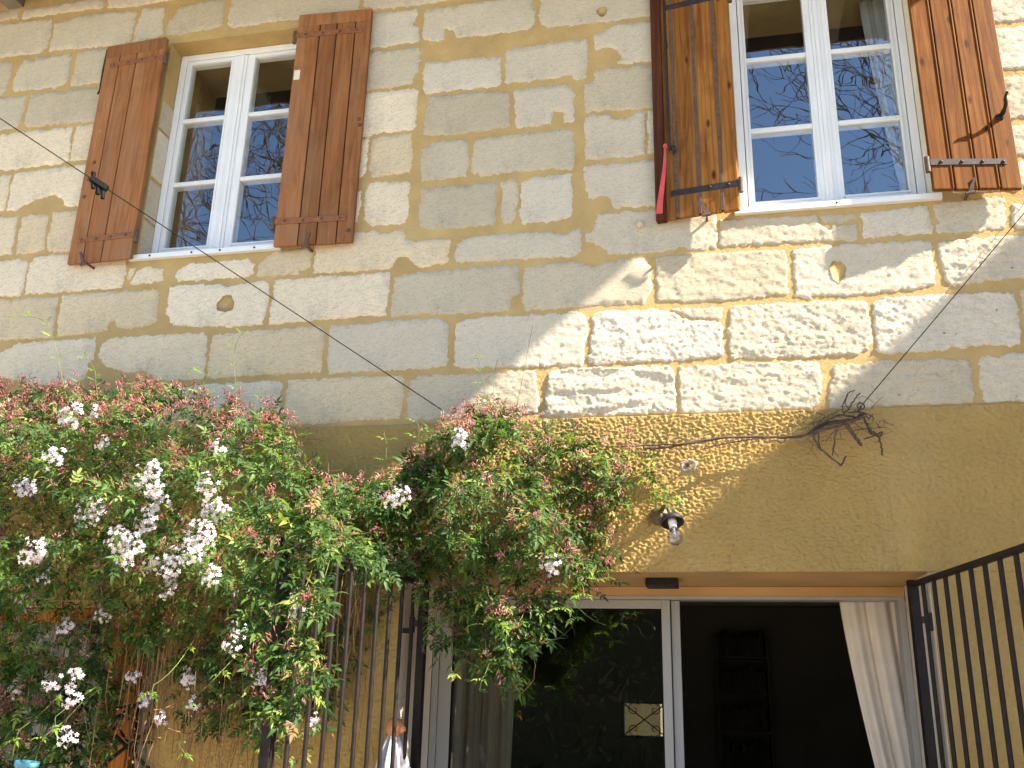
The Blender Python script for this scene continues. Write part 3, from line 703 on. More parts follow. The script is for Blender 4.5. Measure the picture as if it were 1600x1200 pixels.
DRY_VINE = [
 ([(-0.311, -0.08, 2.777), (-0.202, -0.06, 2.784), (-0.079, -0.085, 2.796), (0.074, -0.099, 2.811), (0.224, -0.07, 2.818), (0.372, -0.064, 2.814), (0.466, -0.094, 2.817), (0.507, -0.092, 2.854), (0.582, -0.063, 2.886), (0.669, -0.072, 2.889), (0.723, -0.099, 2.909)],0.0075),
 ([(-0.035, -0.07, 2.765), (0.042, -0.05, 2.789), (0.224, -0.075, 2.808), (0.402, -0.089, 2.809)],0.0037),
 ([(-0.452, -0.08, 2.788), (-0.295, -0.06, 2.796), (-0.141, -0.085, 2.791), (-0.018, -0.099, 2.794)],0.0037),
 ([(0.48, -0.12, 2.815), (0.509, -0.1, 2.852), (0.563, -0.125, 2.881), (0.63, -0.139, 2.894), (0.692, -0.11, 2.883)],0.0062),
 ([(0.482, -0.15, 2.804), (0.542, -0.13, 2.833), (0.599, -0.155, 2.84), (0.657, -0.169, 2.853), (0.717, -0.14, 2.882)],0.0087),
 ([(0.494, -0.1, 2.829), (0.549, -0.08, 2.865), (0.622, -0.105, 2.872), (0.709, -0.119, 2.882)],0.0075),
 ([(0.483, -0.14, 2.8), (0.508, -0.12, 2.747), (0.56, -0.145, 2.684), (0.591, -0.159, 2.65), (0.603, -0.13, 2.662), (0.626, -0.124, 2.698)],0.0050),
 ([(0.591, -0.16, 2.822), (0.575, -0.14, 2.761), (0.561, -0.165, 2.694)],0.0044),
 ([(0.512, -0.1, 2.826), (0.515, -0.08, 2.763), (0.52, -0.105, 2.748)],0.0037),
 ([(0.633, -0.16, 2.845), (0.653, -0.14, 2.814), (0.669, -0.165, 2.773), (0.688, -0.179, 2.733)],0.0100),
 ([(0.709, -0.12, 2.907), (0.726, -0.1, 2.875), (0.743, -0.125, 2.822), (0.769, -0.139, 2.79), (0.785, -0.11, 2.75), (0.786, -0.104, 2.704)],0.0062),
 ([(0.728, -0.1, 2.872), (0.751, -0.08, 2.815), (0.787, -0.105, 2.798), (0.796, -0.119, 2.813)],0.0050),
 ([(0.628, -0.14, 2.895), (0.653, -0.12, 2.925), (0.682, -0.145, 2.965), (0.707, -0.159, 2.989)],0.0044),
 ([(0.631, -0.12, 2.901), (0.635, -0.1, 2.951), (0.66, -0.125, 3.004), (0.689, -0.139, 3.012)],0.0031),
 ([(0.66, -0.12, 3.007), (0.647, -0.1, 2.957), (0.661, -0.125, 2.925)],0.0025),
 ([(0.655, -0.17, 2.857), (0.708, -0.15, 2.815)],0.0022),
 ([(0.562, -0.15, 2.733), (0.588, -0.13, 2.696)],0.0020),
 ([(0.537, -0.1, 2.888), (0.582, -0.08, 2.918), (0.627, -0.105, 2.932)],0.0019),
 ([(0.467, -0.1, 2.859), (0.552, -0.08, 2.903), (0.51, -0.105, 2.921)],0.0019),
 ([(0.693, -0.12, 2.892), (0.709, -0.1, 2.916), (0.681, -0.125, 2.921)],0.0022),
 ([(0.654, -0.1, 2.915), (0.713, -0.08, 2.922), (0.759, -0.105, 2.895), (0.759, -0.119, 2.864)],0.0028),
 ([(0.723, -0.12, 2.907), (0.743, -0.1, 2.884), (0.759, -0.125, 2.899)],0.0031),
 ([(0.679, -0.08, 2.835), (0.737, -0.06, 2.846), (0.808, -0.085, 2.843)],0.0022),
 ([(0.718, -0.08, 2.793), (0.762, -0.06, 2.807), (0.8, -0.085, 2.822)],0.0037),
 ([(0.545, -0.08, 2.783), (0.593, -0.06, 2.838), (0.636, -0.085, 2.843)],0.0019),
 ([(0.62, -0.1, 2.948), (0.672, -0.08, 2.956), (0.716, -0.105, 2.966)],0.0015),
 ([(0.104, -0.07, 2.812), (0.115, -0.05, 2.857), (0.101, -0.075, 2.883)],0.0015),
 ([(-0.202, -0.07, 2.809), (-0.157, -0.05, 2.775), (-0.096, -0.075, 2.767)],0.0019),
 ([(0.372, -0.08, 2.814), (0.347, -0.06, 2.789), (0.312, -0.085, 2.797)],0.0025),
 ([(0.225, -0.07, 2.821), (0.196, -0.05, 2.841)],0.0019),
]

# ================================================================== the house
house = thing('stone_house', 'old limestone house front with two shuttered windows above an ochre rendered ground floor', 'house')
house_floor = house

W1 = (-3.345, -2.425, 4.06, 5.63)
W2 = (0.225, 1.185, 4.06, 5.63)
DOOR = (-1.535, 0.95, 0.0, 2.185)
LOW = (-4.75, -2.81, 0.75, 2.02)
HOLES = [W1, W2, DOOR, LOW]
X0, X1, ZT = -7.5, 4.49, 6.6

def in_hole(x, z, grow=0.0):
    return any(a - grow < x < b + grow and c - grow < z < d + grow for a, b, c, d in HOLES)

# masonry core: front and back faces on a cell grid around the openings
xs = sorted({X0, X1} | {v for h in HOLES for v in h[:2]})
zs = sorted({0.0, ZT} | {v for h in HOLES for v in h[2:]})
mb = MB()
for i in range(len(xs) - 1):
    for j in range(len(zs) - 1):
        a, b, c, d = xs[i], xs[i + 1], zs[j], zs[j + 1]
        if in_hole((a + b) / 2, (c + d) / 2):
            continue
        mb.add([(a, 0, c), (b, 0, c), (b, 0, d), (a, 0, d)], [(0, 1, 2, 3)])
        mb.add([(a, .6, c), (b, .6, c), (b, .6, d), (a, .6, d)], [(0, 3, 2, 1)])
mb.add([(X0, 0, 0), (X0, .6, 0), (X0, .6, ZT), (X0, 0, ZT)], [(0, 3, 2, 1)])
mb.add([(X1, 0, 0), (X1, .6, 0), (X1, .6, ZT), (X1, 0, ZT)], [(0, 1, 2, 3)])
wall_core = mb.build('mortar_wall', M['mortar'], house)

# reveals of the openings (jambs, heads, sills)
def reveal(hole, depth, mat_j, mat_h, y0=0.0):
    a, b, c, d = hole
    m = MB()
    m.add([(a, y0, c), (a, depth, c), (a, depth, d), (a, y0, d)], [(0, 1, 2, 3)])
    m.build('jamb', mat_j, house)
    m = MB()
    m.add([(b, y0, c), (b, depth, c), (b, depth, d), (b, y0, d)], [(0, 3, 2, 1)])
    m.build('jamb', mat_j, house)
    m = MB()
    m.add([(a, y0, d), (b, y0, d), (b, depth, d), (a, depth, d)], [(0, 3, 2, 1)])
    m.build('opening_head', mat_h, house)
    m = MB()
    m.add([(a, y0, c), (b, y0, c), (b, depth, c), (a, depth, c)], [(0, 1, 2, 3)])
    m.build('opening_sill', mat_j, house)
reveal(W1, .6, M['reveal'], M['reveal'])
reveal(W2, .6, M['jamb'], M['reveal'])
reveal(DOOR, .6, M['jamb'], M['soffit'], -0.012)
reveal(LOW, .6, M['reveal'], M['reveal'], -0.012)

# ------------------------------------------------------------------ limestone blocks, one object each
F_out = Field(3, .05, .05, .004)
F_out2 = Field(4, .05, .05, .004)
F_fine = Field(5, .016, .016, .003)
F_fine2 = Field(6, .016, .016, .003)
F_a = Field(7, .10, .05, .005)
F_b = Field(8, .032, .018, .003)
F_c = Field(9, .017, .012, .003)
F_pit = Field(10, .028, .024, .003)
F_lay = Field(12, .30, .05, .004)

def stone_mesh(P, rough):
    P = np.array(P, float)
    area2 = np.sum(P[:, 0] * np.roll(P[:, 1], -1) - np.roll(P[:, 0], -1) * P[:, 1])
    if area2 < 0:
        P = P[::-1]
    # round the corners a little, subdivide, and chip the edge
    Q = []
    n = len(P)
    for i in range(n):
        a = P[i]; b = P[(i + 1) % n]
        L = np.hypot(*(b - a))
        k = max(1, int(L / .009))
        c = min(.006, L * .3)
        for j in range(k):
            t = c / L + (1 - 2 * c / L) * (j / k if k > 1 else 0)
            Q.append(a + (b - a) * t)
        Q.append(a + (b - a) * (1 - c / L))
    Q = np.array(Q)
    amp = .0032
    dx = F_out(Q[:, 0], Q[:, 1]) * amp + F_fine(Q[:, 0], Q[:, 1]) * .0030
    dz = F_out2(Q[:, 0], Q[:, 1]) * amp + F_fine2(Q[:, 0], Q[:, 1]) * .0030
    e = np.roll(Q, -1, 0) - np.roll(Q, 1, 0)
    nrm = np.stack([-e[:, 1], e[:, 0]], 1)
    nrm /= np.maximum(np.linalg.norm(nrm, axis=1, keepdims=True), 1e-6)
    Q = Q - nrm * .0018 + np.stack([dx, dz], 1)
    # inset ring
    e = np.roll(Q, -1, 0) - np.roll(Q, 1, 0)
    nrm = np.stack([-e[:, 1], e[:, 0]], 1)
    nrm /= np.maximum(np.linalg.norm(nrm, axis=1, keepdims=True), 1e-6)
    inset = .0045
    R_ = Q + nrm * inset
    step = (.030, .011, .0085, .0085)[rough]
    gx = np.arange(Q[:, 0].min(), Q[:, 0].max(), step)
    gz = np.arange(Q[:, 1].min(), Q[:, 1].max(), step)
    G = np.stack(np.meshgrid(gx, gz), -1).reshape(-1, 2)
    G = G + RNG.uniform(-.3, .3, G.shape) * step
    # keep the points well inside
    inside = np.zeros(len(G), bool)
    A = Q; B = np.roll(Q, -1, 0)
    for (ax, az), (bx, bz) in zip(A, B):
        if az == bz:
            continue
        cond = ((az > G[:, 1]) != (bz > G[:, 1])) & (G[:, 0] < (bx - ax) * (G[:, 1] - az) / (bz - az) + ax)
        inside ^= cond
    G = G[inside]
    if len(G):
        D = np.min(np.hypot(G[:, None, 0] - Q[None, :, 0], G[:, None, 1] - Q[None, :, 1]), axis=1)
        G = G[D > inset + step * .45]
    nq = len(Q)
    pts = [Vector(p) for p in Q] + [Vector(p) for p in R_] + [Vector(p) for p in G]
    edges = [(i, (i + 1) % nq) for i in range(nq)]
    vo, eo, fo, ov, oe, of = delaunay_2d_cdt(pts, edges, [], 1, 1e-6)
    V2 = np.array([(v.x, v.y) for v in vo])
    orig = np.array([o[0] if o else -1 for o in ov])
    x, z = V2[:, 0], V2[:, 1]
    proud = (.0030, .0045, .006, .008)[rough] + RNG.uniform(-.0005, .0015)
    a = (.0006, .0009, .0014, .0014)[rough]
    b = (.0003, .0008, .0011, .0011)[rough]
    h = F_a(x, z) * a + F_b(x, z) * b + F_c(x, z) * b * .9
    if rough >= 1:
        h -= np.clip(F_pit(x, z) - 1.7, 0, .8) * (.006 + .002 * rough)
    if rough == 3:
        h += np.tanh(F_lay(x, z) * 2.2) * .0042
    y = -(proud + h)
    rim = (orig >= 0) & (orig < nq)
    ring = (orig >= nq) & (orig < 2 * nq)
    y = np.where(ring, -(proud * .8 + h * .6), y)
    y = np.minimum(y, -.0012)
    y = np.where(rim, .004, y)
    c = Q.mean(0)
    V3 = np.stack([x - c[0], y, z - c[1]], 1)
    F = []
    for f in fo:
        f = list(f)
        for k in range(1, len(f) - 1):
            F.append((f[0], f[k], f[k + 1]))
    F = np.array(F)
    # face the front
    p0, p1, p2 = V2[F[:, 0]], V2[F[:, 1]], V2[F[:, 2]]
    cr = (p1[:, 0] - p0[:, 0]) * (p2[:, 1] - p0[:, 1]) - (p1[:, 1] - p0[:, 1]) * (p2[:, 0] - p0[:, 0])
    F[cr < 0] = F[cr < 0][:, ::-1]
    return V3, F, c

def add_stone(P, rough):
    V3, F, c = stone_mesh(P, rough)
    in_glare = c[0] < -1.75 and c[1] < 4.95 - .0 * c[0]
    me = fast_mesh('stone', V3, F, M['stone_warm_glare'] if in_glare else M['stone'], smooth=True)
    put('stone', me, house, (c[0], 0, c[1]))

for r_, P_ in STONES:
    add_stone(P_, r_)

# the courses go on beside the view
for side, xa, xb in ((-1, X0 + .02, -4.86), (1, 2.02, 2.75)):
    zc = 2.975
    while zc < 6.3:
        hgt = random.uniform(.26, .36)
        px_row = [p[0] for _, P_ in STONES for p in P_ if zc - .12 < p[1] < zc + hgt + .12]
        xa_, xe = xa, xb
        if px_row:
            if side < 0:
                xe = min(px_row) - .012
            else:
                xa_ = max(px_row) + .012
        x = xa_
        while x < xe - .08:
            w = min(random.uniform(.35, .75), xe - x)
            if xe - x - w < .16:
                w = xe - x
            g = .012
            if w > .1:
                add_stone([(x + g, zc + g), (x + w - g, zc + g), (x + w - g, zc + hgt - g), (x + g, zc + hgt - g)], 0)
            x += w
        zc += hgt

# squared blocks in the left window's reveal
for (c_, d_, y0, y1) in ((4.08, 4.34, .012, .124), (4.36, 4.62, .006, .123), (4.65, 4.98, .01, .124), (5.0, 5.2, .008, .125)):
    m = MB(); m.box(-3.35, -3.337, y0, y1, c_, d_)
    m.build('stone', M['stone'], house, (-3.345, .07, (c_ + d_) / 2), .004)

# mortar plugs in old holes, a stone stub
for px_, pz_, rx, rz in PATCHES:
    lv = .0075
    n = 22
    V = [(0, -lv - .0008, 0)]
    for j in range(n):
        t = 2 * math.pi * j / n
        k = 1 + .10 * math.sin(3 * t + px_) + .06 * math.sin(7 * t)
        V.append((rx * k * math.cos(t), -lv, rz * k * math.sin(t)))
    for j in range(n):
        V.append((V[j + 1][0] * 1.07, .002, V[j + 1][2] * 1.07))
    F = [(0, 1 + (j + 1) % n, 1 + j)[::-1] for j in range(n)]
    F += [(1 + j, 1 + (j + 1) % n, 1 + n + (j + 1) % n) for j in range(n)] + [(1 + j, 1 + n + (j + 1) % n, 1 + n + j) for j in range(n)]
    put('mortar_plug', fast_mesh('mortar_plug', V, np.array(F)[:, ::-1], M['mortar']), house, (px_, 0, pz_))
m = MB()
m.lathe([(.0, .04), (.014, .04), (.021, .03), (.023, .0), (.026, -.012)], (-.305, 0, 4.037), (-.1, -1, -.15), 12)
m.build('stone_stub', M['stone'], house, (-.305, 0, 4.037))

# ------------------------------------------------------------------ stucco coat of the ground floor, real worm-track relief
F_w1 = Field(21, .030, .013, .0035)
F_w2 = Field(22, .018, .011, .0030)
F_w4 = Field(24, .008, .007, .0022)
F_w3 = Field(23, .40, .25, .01)
def stucco(name, xa, xb, za, zb, step, skip_right=False):
    nx = int((xb - xa) / step) + 1
    nz = int((zb - za) / step) + 1
    gx = np.linspace(xa, xb, nx); gz = np.linspace(za, zb, nz)
    X, Z = np.meshgrid(gx, gz)
    w = F_w1(X, Z)
    h = np.tanh(w * 1.6) * .0017 + F_w2(X, Z) * .0019 + F_w4(X, Z) * .0012 + F_w3(X, Z) * .0015
    Y = -.012 - h
    Y[0, :] = -.012
    V = np.stack([X, Y, Z], -1).reshape(-1, 3)
    idx = np.arange(nx * nz).reshape(nz, nx)
    F = np.stack([idx[:-1, :-1], idx[:-1, 1:], idx[1:, 1:], idx[1:, :-1]], -1).reshape(-1, 4)
    # returns: a sloping top edge back to the wall
    b = len(V)
    top = V[idx[-1]].copy(); top[:, 1] = .003; top[:, 2] += .004
    V = np.concatenate([V, top])
    t0 = idx[-1]; t1 = np.arange(b, b + nx)
    F = np.concatenate([F, np.stack([t0[:-1], t0[1:], t1[1:], t1[:-1]], -1)])
    put(name, fast_mesh(name, V, F, M['stucco'], smooth=True), house)
stucco('stucco_coat', -4.9, -1.25, 2.185, 2.962, .0068)
stucco('stucco_coat', -1.25, .82, 2.185, 2.962, .0042)
stucco('stucco_coat', .82, 2.0, 2.185, 2.962, .006)
stucco('stucco_coat', DOOR[1], 2.0, 0.9, 2.185, .0075)
stucco('stucco_coat', LOW[1], DOOR[0], 0.9, 2.185, .0065)
m = MB()
for q in ((X0, -4.9, 0, 2.962), (2.0, X1, 0, 2.962), (-4.9, -4.75, 0, 2.185), (LOW[1], DOOR[0], 0, .9), (DOOR[1], 2.0, 0, .9), (-4.75, LOW[1], LOW[3], 2.185), (-4.75, LOW[1], 0, LOW[2])):
    box_part('stucco_coat', M['stucco'], house, q[0], q[1], -.012, .002, q[2], q[3])

# patched fixing hole above the lamp, with a grey plug
n = 16
m = MB()
V = []
for r_, y_ in ((.040, -.0125), (.030, -.0185), (.020, -.0165), (.013, -.006), (.012, .01)):
    for j in range(n):
        t = 2 * math.pi * j / n
        k = 1 + .18 * math.sin(2 * t + 1) + .1 * math.sin(5 * t)
        V.append((-.097 + r_ * k * math.cos(t), y_, 2.70 + r_ * k * math.sin(t)))
m.add(V, [(i * n + j, i * n + (j + 1) % n, (i + 1) * n + (j + 1) % n, (i + 1) * n + j) for i in range(4) for j in range(n)])
m.add(V[-n:], [tuple(range(n))])
fh = m.build('wall_plug', M['plug'], house, (-.097, 0, 2.70))
m = MB(); m.box(-.109, -.092, -.022, .004, 2.694, 2.708)
m.build('bolt', M['dark_iron'], fh, (-.1, 0, 2.70))
box_part('soffit_plate', M['iron'], house, -.335, -.175, .20, .36, 2.146, 2.1835, .003, (-.25, .28, 2.165))

# ------------------------------------------------------------------ upper windows
def window(hole, xs_glass, with_curtain):
    a, b, c, d = hole
    yf, yb = .128, .205
    w = part_empty('window', house, ((a + b) / 2, yf, (c + d) / 2))
    loc = ((a + b) / 2, yf, (c + d) / 2)
    fw = .046
    # outer frame
    m = MB()
    m.box(a + .003, a + fw, yf, yb, c + .06, d - .003)
    m.box(b - fw, b - .003, yf, yb, c + .06, d - .003)
    m.box(a + fw, b - fw, yf, yb, d - fw, d - .003)
    m.box(a + fw, b - fw, yf, yb, c + .06, c + .095)
    m.build('frame', M['white'], w, loc, .003)
    m = MB()
    m.add([(a - .035, -.03, c - .008), (b + .03, -.03, c - .008), (b + .03, -.03, c + .022), (a - .035, -.03, c + .022),
           (a - .035, .012, c + .03), (b + .03, .012, c + .03), (b - .003, .17, c + .062), (a + .003, .17, c + .062), (a - .035, .012, c - .008), (b + .03, .012, c - .008)],
          [(0, 1, 2, 3), (3, 2, 5, 4), (4, 5, 6, 7), (0, 3, 4, 8), (1, 9, 5, 2), (0, 8, 9, 1)])
    m.build('sill', M['white'], w, loc)
    m = MB()
    for t in ((.12, .42, .62, .86) if not with_curtain else (.5,)):
        m.lathe([(.0, .004), (.006, .004), (.006, 0)], (a + (b - a) * t, -.0302, c + .008), (0, -1, 0), 8)
    m.build('screw', M['dark_iron'], w, loc)
    zb0, zt0 = 4.195, 5.55
    bars = (4.645, 5.115)
    mid = (xs_glass[1] + xs_glass[2]) / 2
    for k, (ga, gb) in enumerate((xs_glass[:2], xs_glass[2:])):
        sa = a + fw + .004 if k == 0 else mid + .006
        sb = mid - .006 if k == 0 else b - fw - .004
        z0, z1 = c + .10, d - fw - .004
        m = MB()
        ys, ye = yf + .004, yb - .01
        m.box(sa, ga, ys, ye, z0, z1)
        m.box(gb, sb, ys, ye, z0, z1)
        m.box(ga, gb, ys, ye, z0, zb0)
        m.box(ga, gb, ys, ye, zt0, z1)
        sash = m.build('sash', M['white'], w, loc, .004)
        # glazing beads
        m = MB()
        yy = ys - .006
        for (p, q, r, s_) in ((ga - .012, ga, zb0 - .012, zt0 + .012), (gb, gb + .012, zb0 - .012, zt0 + .012)):
            m.box(p, q, yy, ys - .0005, r, s_)
        m.box(ga, gb, yy, ys - .0005, zb0 - .012, zb0)
        m.box(ga, gb, yy, ys - .0005, zt0, zt0 + .012)
        m.build('glazing_bead', M['white'], w, loc, .002)
        for zb_ in bars:
            box_part('glazing_bar', M['white'], w, ga, gb, ys - .002, ye, zb_ - .014, zb_ + .014, .003, loc)
        edges_ = [zb0, bars[0] - .014, bars[0] + .014, bars[1] - .014, bars[1] + .014, zt0]
        for i in range(3):
            za, zt = edges_[2 * i], edges_[2 * i + 1]
            m = MB(); m.box(ga, gb, yf + .016, yf + .020, za, zt)
            m.build('pane', M['glass'], w, (((ga + gb) / 2), yf + .016, (za + zt) / 2))
    # meeting stile cover
    m = MB()
    m.box(mid - .030, mid + .030, yf - .006, yf + .0035, c + .105, d - fw - .01)
    m.box(mid - .012, mid + .012, yf - .014, yf - .0065, c + .105, d - fw - .015)
    m.build('meeting_stile', M['white'], w, loc, .003)
    return w
window(W1, (-3.262, -2.968, -2.80, -2.508), False)
window(W2, (0.310, 0.640, 0.775, 1.098), True)

# ------------------------------------------------------------------ shutters
def board(name, P, Q, t, z0, z1, mat, parent, top_tilt=0.0, bev=.003, y_off=0.0):
    """a vertical board between plan points P and Q (front face), t thick to the back"""
    P = Vector((P[0], P[1], 0)); Q = Vector((Q[0], Q[1], 0))
    u = (Q - P).normalized()
    nb = Vector((-u.y, u.x, 0))
    if nb.y < 0:
        nb = -nb
    P = P - nb * y_off; Q = Q - nb * y_off
    V = []
    for z in (z0, z1):
        for q in (P, Q, Q + nb * t, P + nb * t):
            V.append((q.x, q.y, z))
    c = ((P.x + Q.x) / 2, (P.y + Q.y) / 2, (z0 + z1) / 2)
    m = MB()
    if (Q - P).x > 0:
        fs = [(0, 3, 2, 1), (4, 5, 6, 7), (0, 1, 5, 4), (1, 2, 6, 5), (2, 3, 7, 6), (3, 0, 4, 7)]
    else:
        fs = [(0, 1, 2, 3), (7, 6, 5, 4), (4, 5, 1, 0), (5, 6, 2, 1), (6, 7, 3, 2), (7, 4, 0, 3)]
    m.add(V, fs)
    return m.build(name, mat, parent, c, bev)

def shutter(hinge, free, z0, z1, widths, wood, kind, label):
    """hinge, free: plan points of the front face"""
    sh = part_empty('shutter', house, (hinge[0], hinge[1], (z0 + z1) / 2))
    sh['label'] = label
    H = Vector((hinge[0], hinge[1], 0)); Fp = Vector((free[0], free[1], 0))
    u = (Fp - H)
    L = u.length
    at = lambda s: (H + u * s)
    tot = sum(widths)
    s = 0.0
    gap = .0035 / L
    cuts = []
    for i, w in enumerate(widths):
        s2 = s + w / tot
        board('plank', at(s + (gap if i else 0)), at(s2 - (gap if i < len(widths) - 1 else 0)), .026, z0 + random.uniform(-.002, .002), z1 + random.uniform(-.002, .002), wood, sh, bev=.004,
              y_off=random.uniform(0, .0015))
        s = s2
        if i < len(widths) - 1:
            cuts.append(s)
    # backing strip so no daylight shows through the joints
    board('back_batten', at(.02), at(.98), .006, z0 + .01, z1 - .01, M['iron'] if kind == 'pine' else wood, sh, y_off=-.027)
    nrm = Vector((-u.y, u.x, 0)).normalized()
    if nrm.y > 0:
        nrm = -nrm
    if kind == 'red':
        board('top_rail', at(.004), at(.996), .002, z1 - .085, z1 + .004, wood, sh, bev=.001, y_off=.0042)
    # strap hinges
    sm = M['brown_paint'] if kind == 'red' else M['dark_iron']
    zs_ = (z0 + .155, z1 - .150) if kind == 'red' else (z0 + .15, z1 - .235)
    for zi in zs_:
        m = MB()
        hw = .019 if kind == 'red' else .018
        p, q = at(-.01), at(.90 if kind == 'red' else .86)
        ns = 8
        V = []
        for k in range(ns + 1):
            c = p.lerp(q, k / ns)
            ww = hw * (1 - .12 * k / ns)
            for (dz, dn) in ((-ww, .0015), (-ww, .007), (ww, .007), (ww, .0015)):
                V.append((c.x + nrm.x * dn, c.y + nrm.y * dn, zi + dz))
        Fq = [(k * 4 + j, k * 4 + (j + 1) % 4, (k + 1) * 4 + (j + 1) % 4, (k + 1) * 4 + j) for k in range(ns) for j in range(4)] + [(3, 2, 1, 0), (ns * 4, ns * 4 + 1, ns * 4 + 2, ns * 4 + 3)]
        if u.x > 0:
            Fq = [f[::-1] for f in Fq]
        m.add(V, Fq)
        m.build('strap_hinge', sm, sh, (hinge[0], hinge[1], zi), .0015)
        for t in (.12, .36, .60, .84):
            m = MB()
            c = at(t * .98) + nrm * .0075
            m.lathe([(.0, .006), (.006, .005), (.0095, .0), (.0095, -.003)], (c.x, c.y, zi + random.uniform(-.003, .003)), nrm, 8)
            m.build('rivet', M['rust'] if kind == 'red' else M['dark_iron'], sh, (c.x, c.y, zi))
        m = MB()
        pin = at(-.035)
        m.tube([(pin.x, pin.y + .004, zi - .052), (pin.x, pin.y + .004, zi + .034)], .013, 10)
        m.build('hinge_pin', M['rust'], sh, (pin.x, pin.y, zi))
    return sh, at, nrm

random.seed(21)
s1, at1, n1 = shutter((-3.332, -.075), (-3.778, -.050), 4.040, 5.620, (.20, .125, .105), M['red_wood'], 'red', 'narrow brown shutter with a dark mossy outer edge')
s2, at2, n2 = shutter((-2.412, -.075), (-1.937, -.050), 4.045, 5.655, (.145, .11, .12, .10), M['red_wood'], 'red', 'brown shutter with a pale worn patch on its edge')
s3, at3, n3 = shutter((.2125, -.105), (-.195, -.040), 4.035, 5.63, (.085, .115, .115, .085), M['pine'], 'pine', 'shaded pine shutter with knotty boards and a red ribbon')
s4, at4, n4 = shutter((1.152, -.135), (1.575, -.072), 4.045, 5.66, (.105, .115, .11, .105), M['pine_sun_darkened'], 'pine', 'sunlit pine shutter with a long hook')
# top ledges of the brown shutters, worn patch, mossy cord
for at_, nr, zz in ((at1, n1, 5.615), (at2, n2, 5.65)):
    pass
p = at2(.02); q = at2(.10)
board('bare_patch', (p.x, p.y), (q.x, q.y), .001, 5.175, 5.245, M['jamb'], s2, bev=.0002, y_off=.0035)
m = MB()
p = at1(1.012)
m.tube([(p.x, p.y + .012, 5.61), (p.x - .004, p.y + .010, 5.45), (p.x, p.y + .012, 5.30), (p.x - .01, p.y + .004, 5.265)], [.011, .010, .011, .006], 7)
m.build('weather_strip', simple('moss', (.035, .04, .018), .9, .1, .4, 60), s1, (p.x, p.y, 5.45))
for at_, nr, z_, t_, sh_ in ((at1, n1, 4.50, .92, s1), (at1, n1, 4.62, .9, s1), (at1, n1, 4.74, .86, s1), (at2, n2, 4.86, .95, s2), (at2, n2, 4.12, .94, s2), (at2, n2, 4.82, .97, s2)):
    m = MB()
    c = at_(t_)
    m.lathe([(0, .010), (.008, .009), (.013, .001), (.013, -.004)], (c.x, c.y, z_), nr, 8)
    m.build('bolt', M['rust'], sh_, (c.x, c.y, z_))
# dark hanging stile on the free side of the shaded pine shutter
p, q = at3(.92), at3(1.06)
board('edge_stile', (p.x, p.y), (q.x, q.y), .045, 4.028, 5.64, wood_mat('dark_pine', (.035, .013, .008), (.09, .030, .014), (.14, .045, .02), False, .5), s3, bev=.006, y_off=.020)
m = MB()
p = at3(.87) + n3 * .004
m.tube(catmull([(p.x, p.y, 5.6), (p.x + .003, p.y - .006, 5.0), (p.x + .004, p.y - .01, 4.62), (p.x + .008, p.y - .012, 4.45)], 4), .008, 6)
m.build('bolt_rod', M['dark_iron'], s3, (p.x, p.y, 4.9))
m = MB()
p = at3(.83) + n3 * .006
m.tube([(p.x, p.y, 4.47), (p.x + .012, p.y - .02, 4.455), (p.x + .020, p.y - .012, 4.435), (p.x + .008, p.y, 4.425)], [.008, .010, .009, .006], 8)
m.build('latch', M['dark_iron'], s3, (p.x, p.y, 4.45))
# long hook standing out from the sunlit shutter
m = MB()
c = at4(.87)
hk = Vector((c.x, c.y, 4.455))
m.lathe([(0, .012), (.017, .010), (.022, 0), (.022, -.003)], hk, n4, 10)
m.tube(catmull([hk, hk + n4 * .035 + Vector((.002, 0, .004)), hk + n4 * .07 + Vector((.004, 0, .028)), hk + n4 * .088 + Vector((-.002, 0, .055)), hk + n4 * .105 + Vector((.004, 0, .078))], 4), [.012] * 6 + [.009] * 6 + [.007] * 5, 8)
m.build('hook', M['iron'], s4, hk)
# bead mouldings beside the joints of the sunlit shutter
sacc = 0
for w in (.105, .115, .11):
    sacc += w / .435
    p, q = at4(sacc - .030), at4(sacc - .012)
    board('bead', (p.x, p.y), (q.x, q.y), .004, 4.05, 5.655, M['pine_sun_darkened'], s4, bev=.002, y_off=.0055)
sacc = 0
for w in (.085, .115, .115):
    sacc += w / .40
    p, q = at3(sacc - .028), at3(sacc + .016)
    board('cover_strip', (p.x, p.y), (q.x, q.y), .004, 4.04, 5.62, M['rust'], s3, bev=.0015, y_off=.0045)

# shutter catches on the wall
for (x_, z_, tilt) in ((-3.62, 4.035, .3), (-2.20, 4.042, -.3), (.045, 4.045, .55), (1.325, 4.055, -.55)):
    m = MB()
    m.bar((x_, .01, z_ - .012), (x_, -.095, z_ - .012), .011, .011)
    a = Vector((x_, -.098, z_ - .015))
    V = [a + Vector((-.012, 0, -.012)), a + Vector((.012, 0, -.012)), a + Vector((.026 * (1 if tilt < 0 else -1) + .006, -.01, .062)), a + Vector((.026 * (1 if tilt < 0 else -1) - .006, -.01, .062))]
    V += [v + Vector((0, -.012, 0)) for v in V]
    m.add(V, [(0, 1, 2, 3), (7, 6, 5, 4), (0, 4, 5, 1), (1, 5, 6, 2), (2, 6, 7, 3), (3, 7, 4, 0)])
    m.tube([a + Vector((-.022, -.004, -.016)), a + Vector((.022, -.004, -.010))], .009, 7)
    m.build('shutter_catch', M['rust'], house, (x_, -.1, z_))

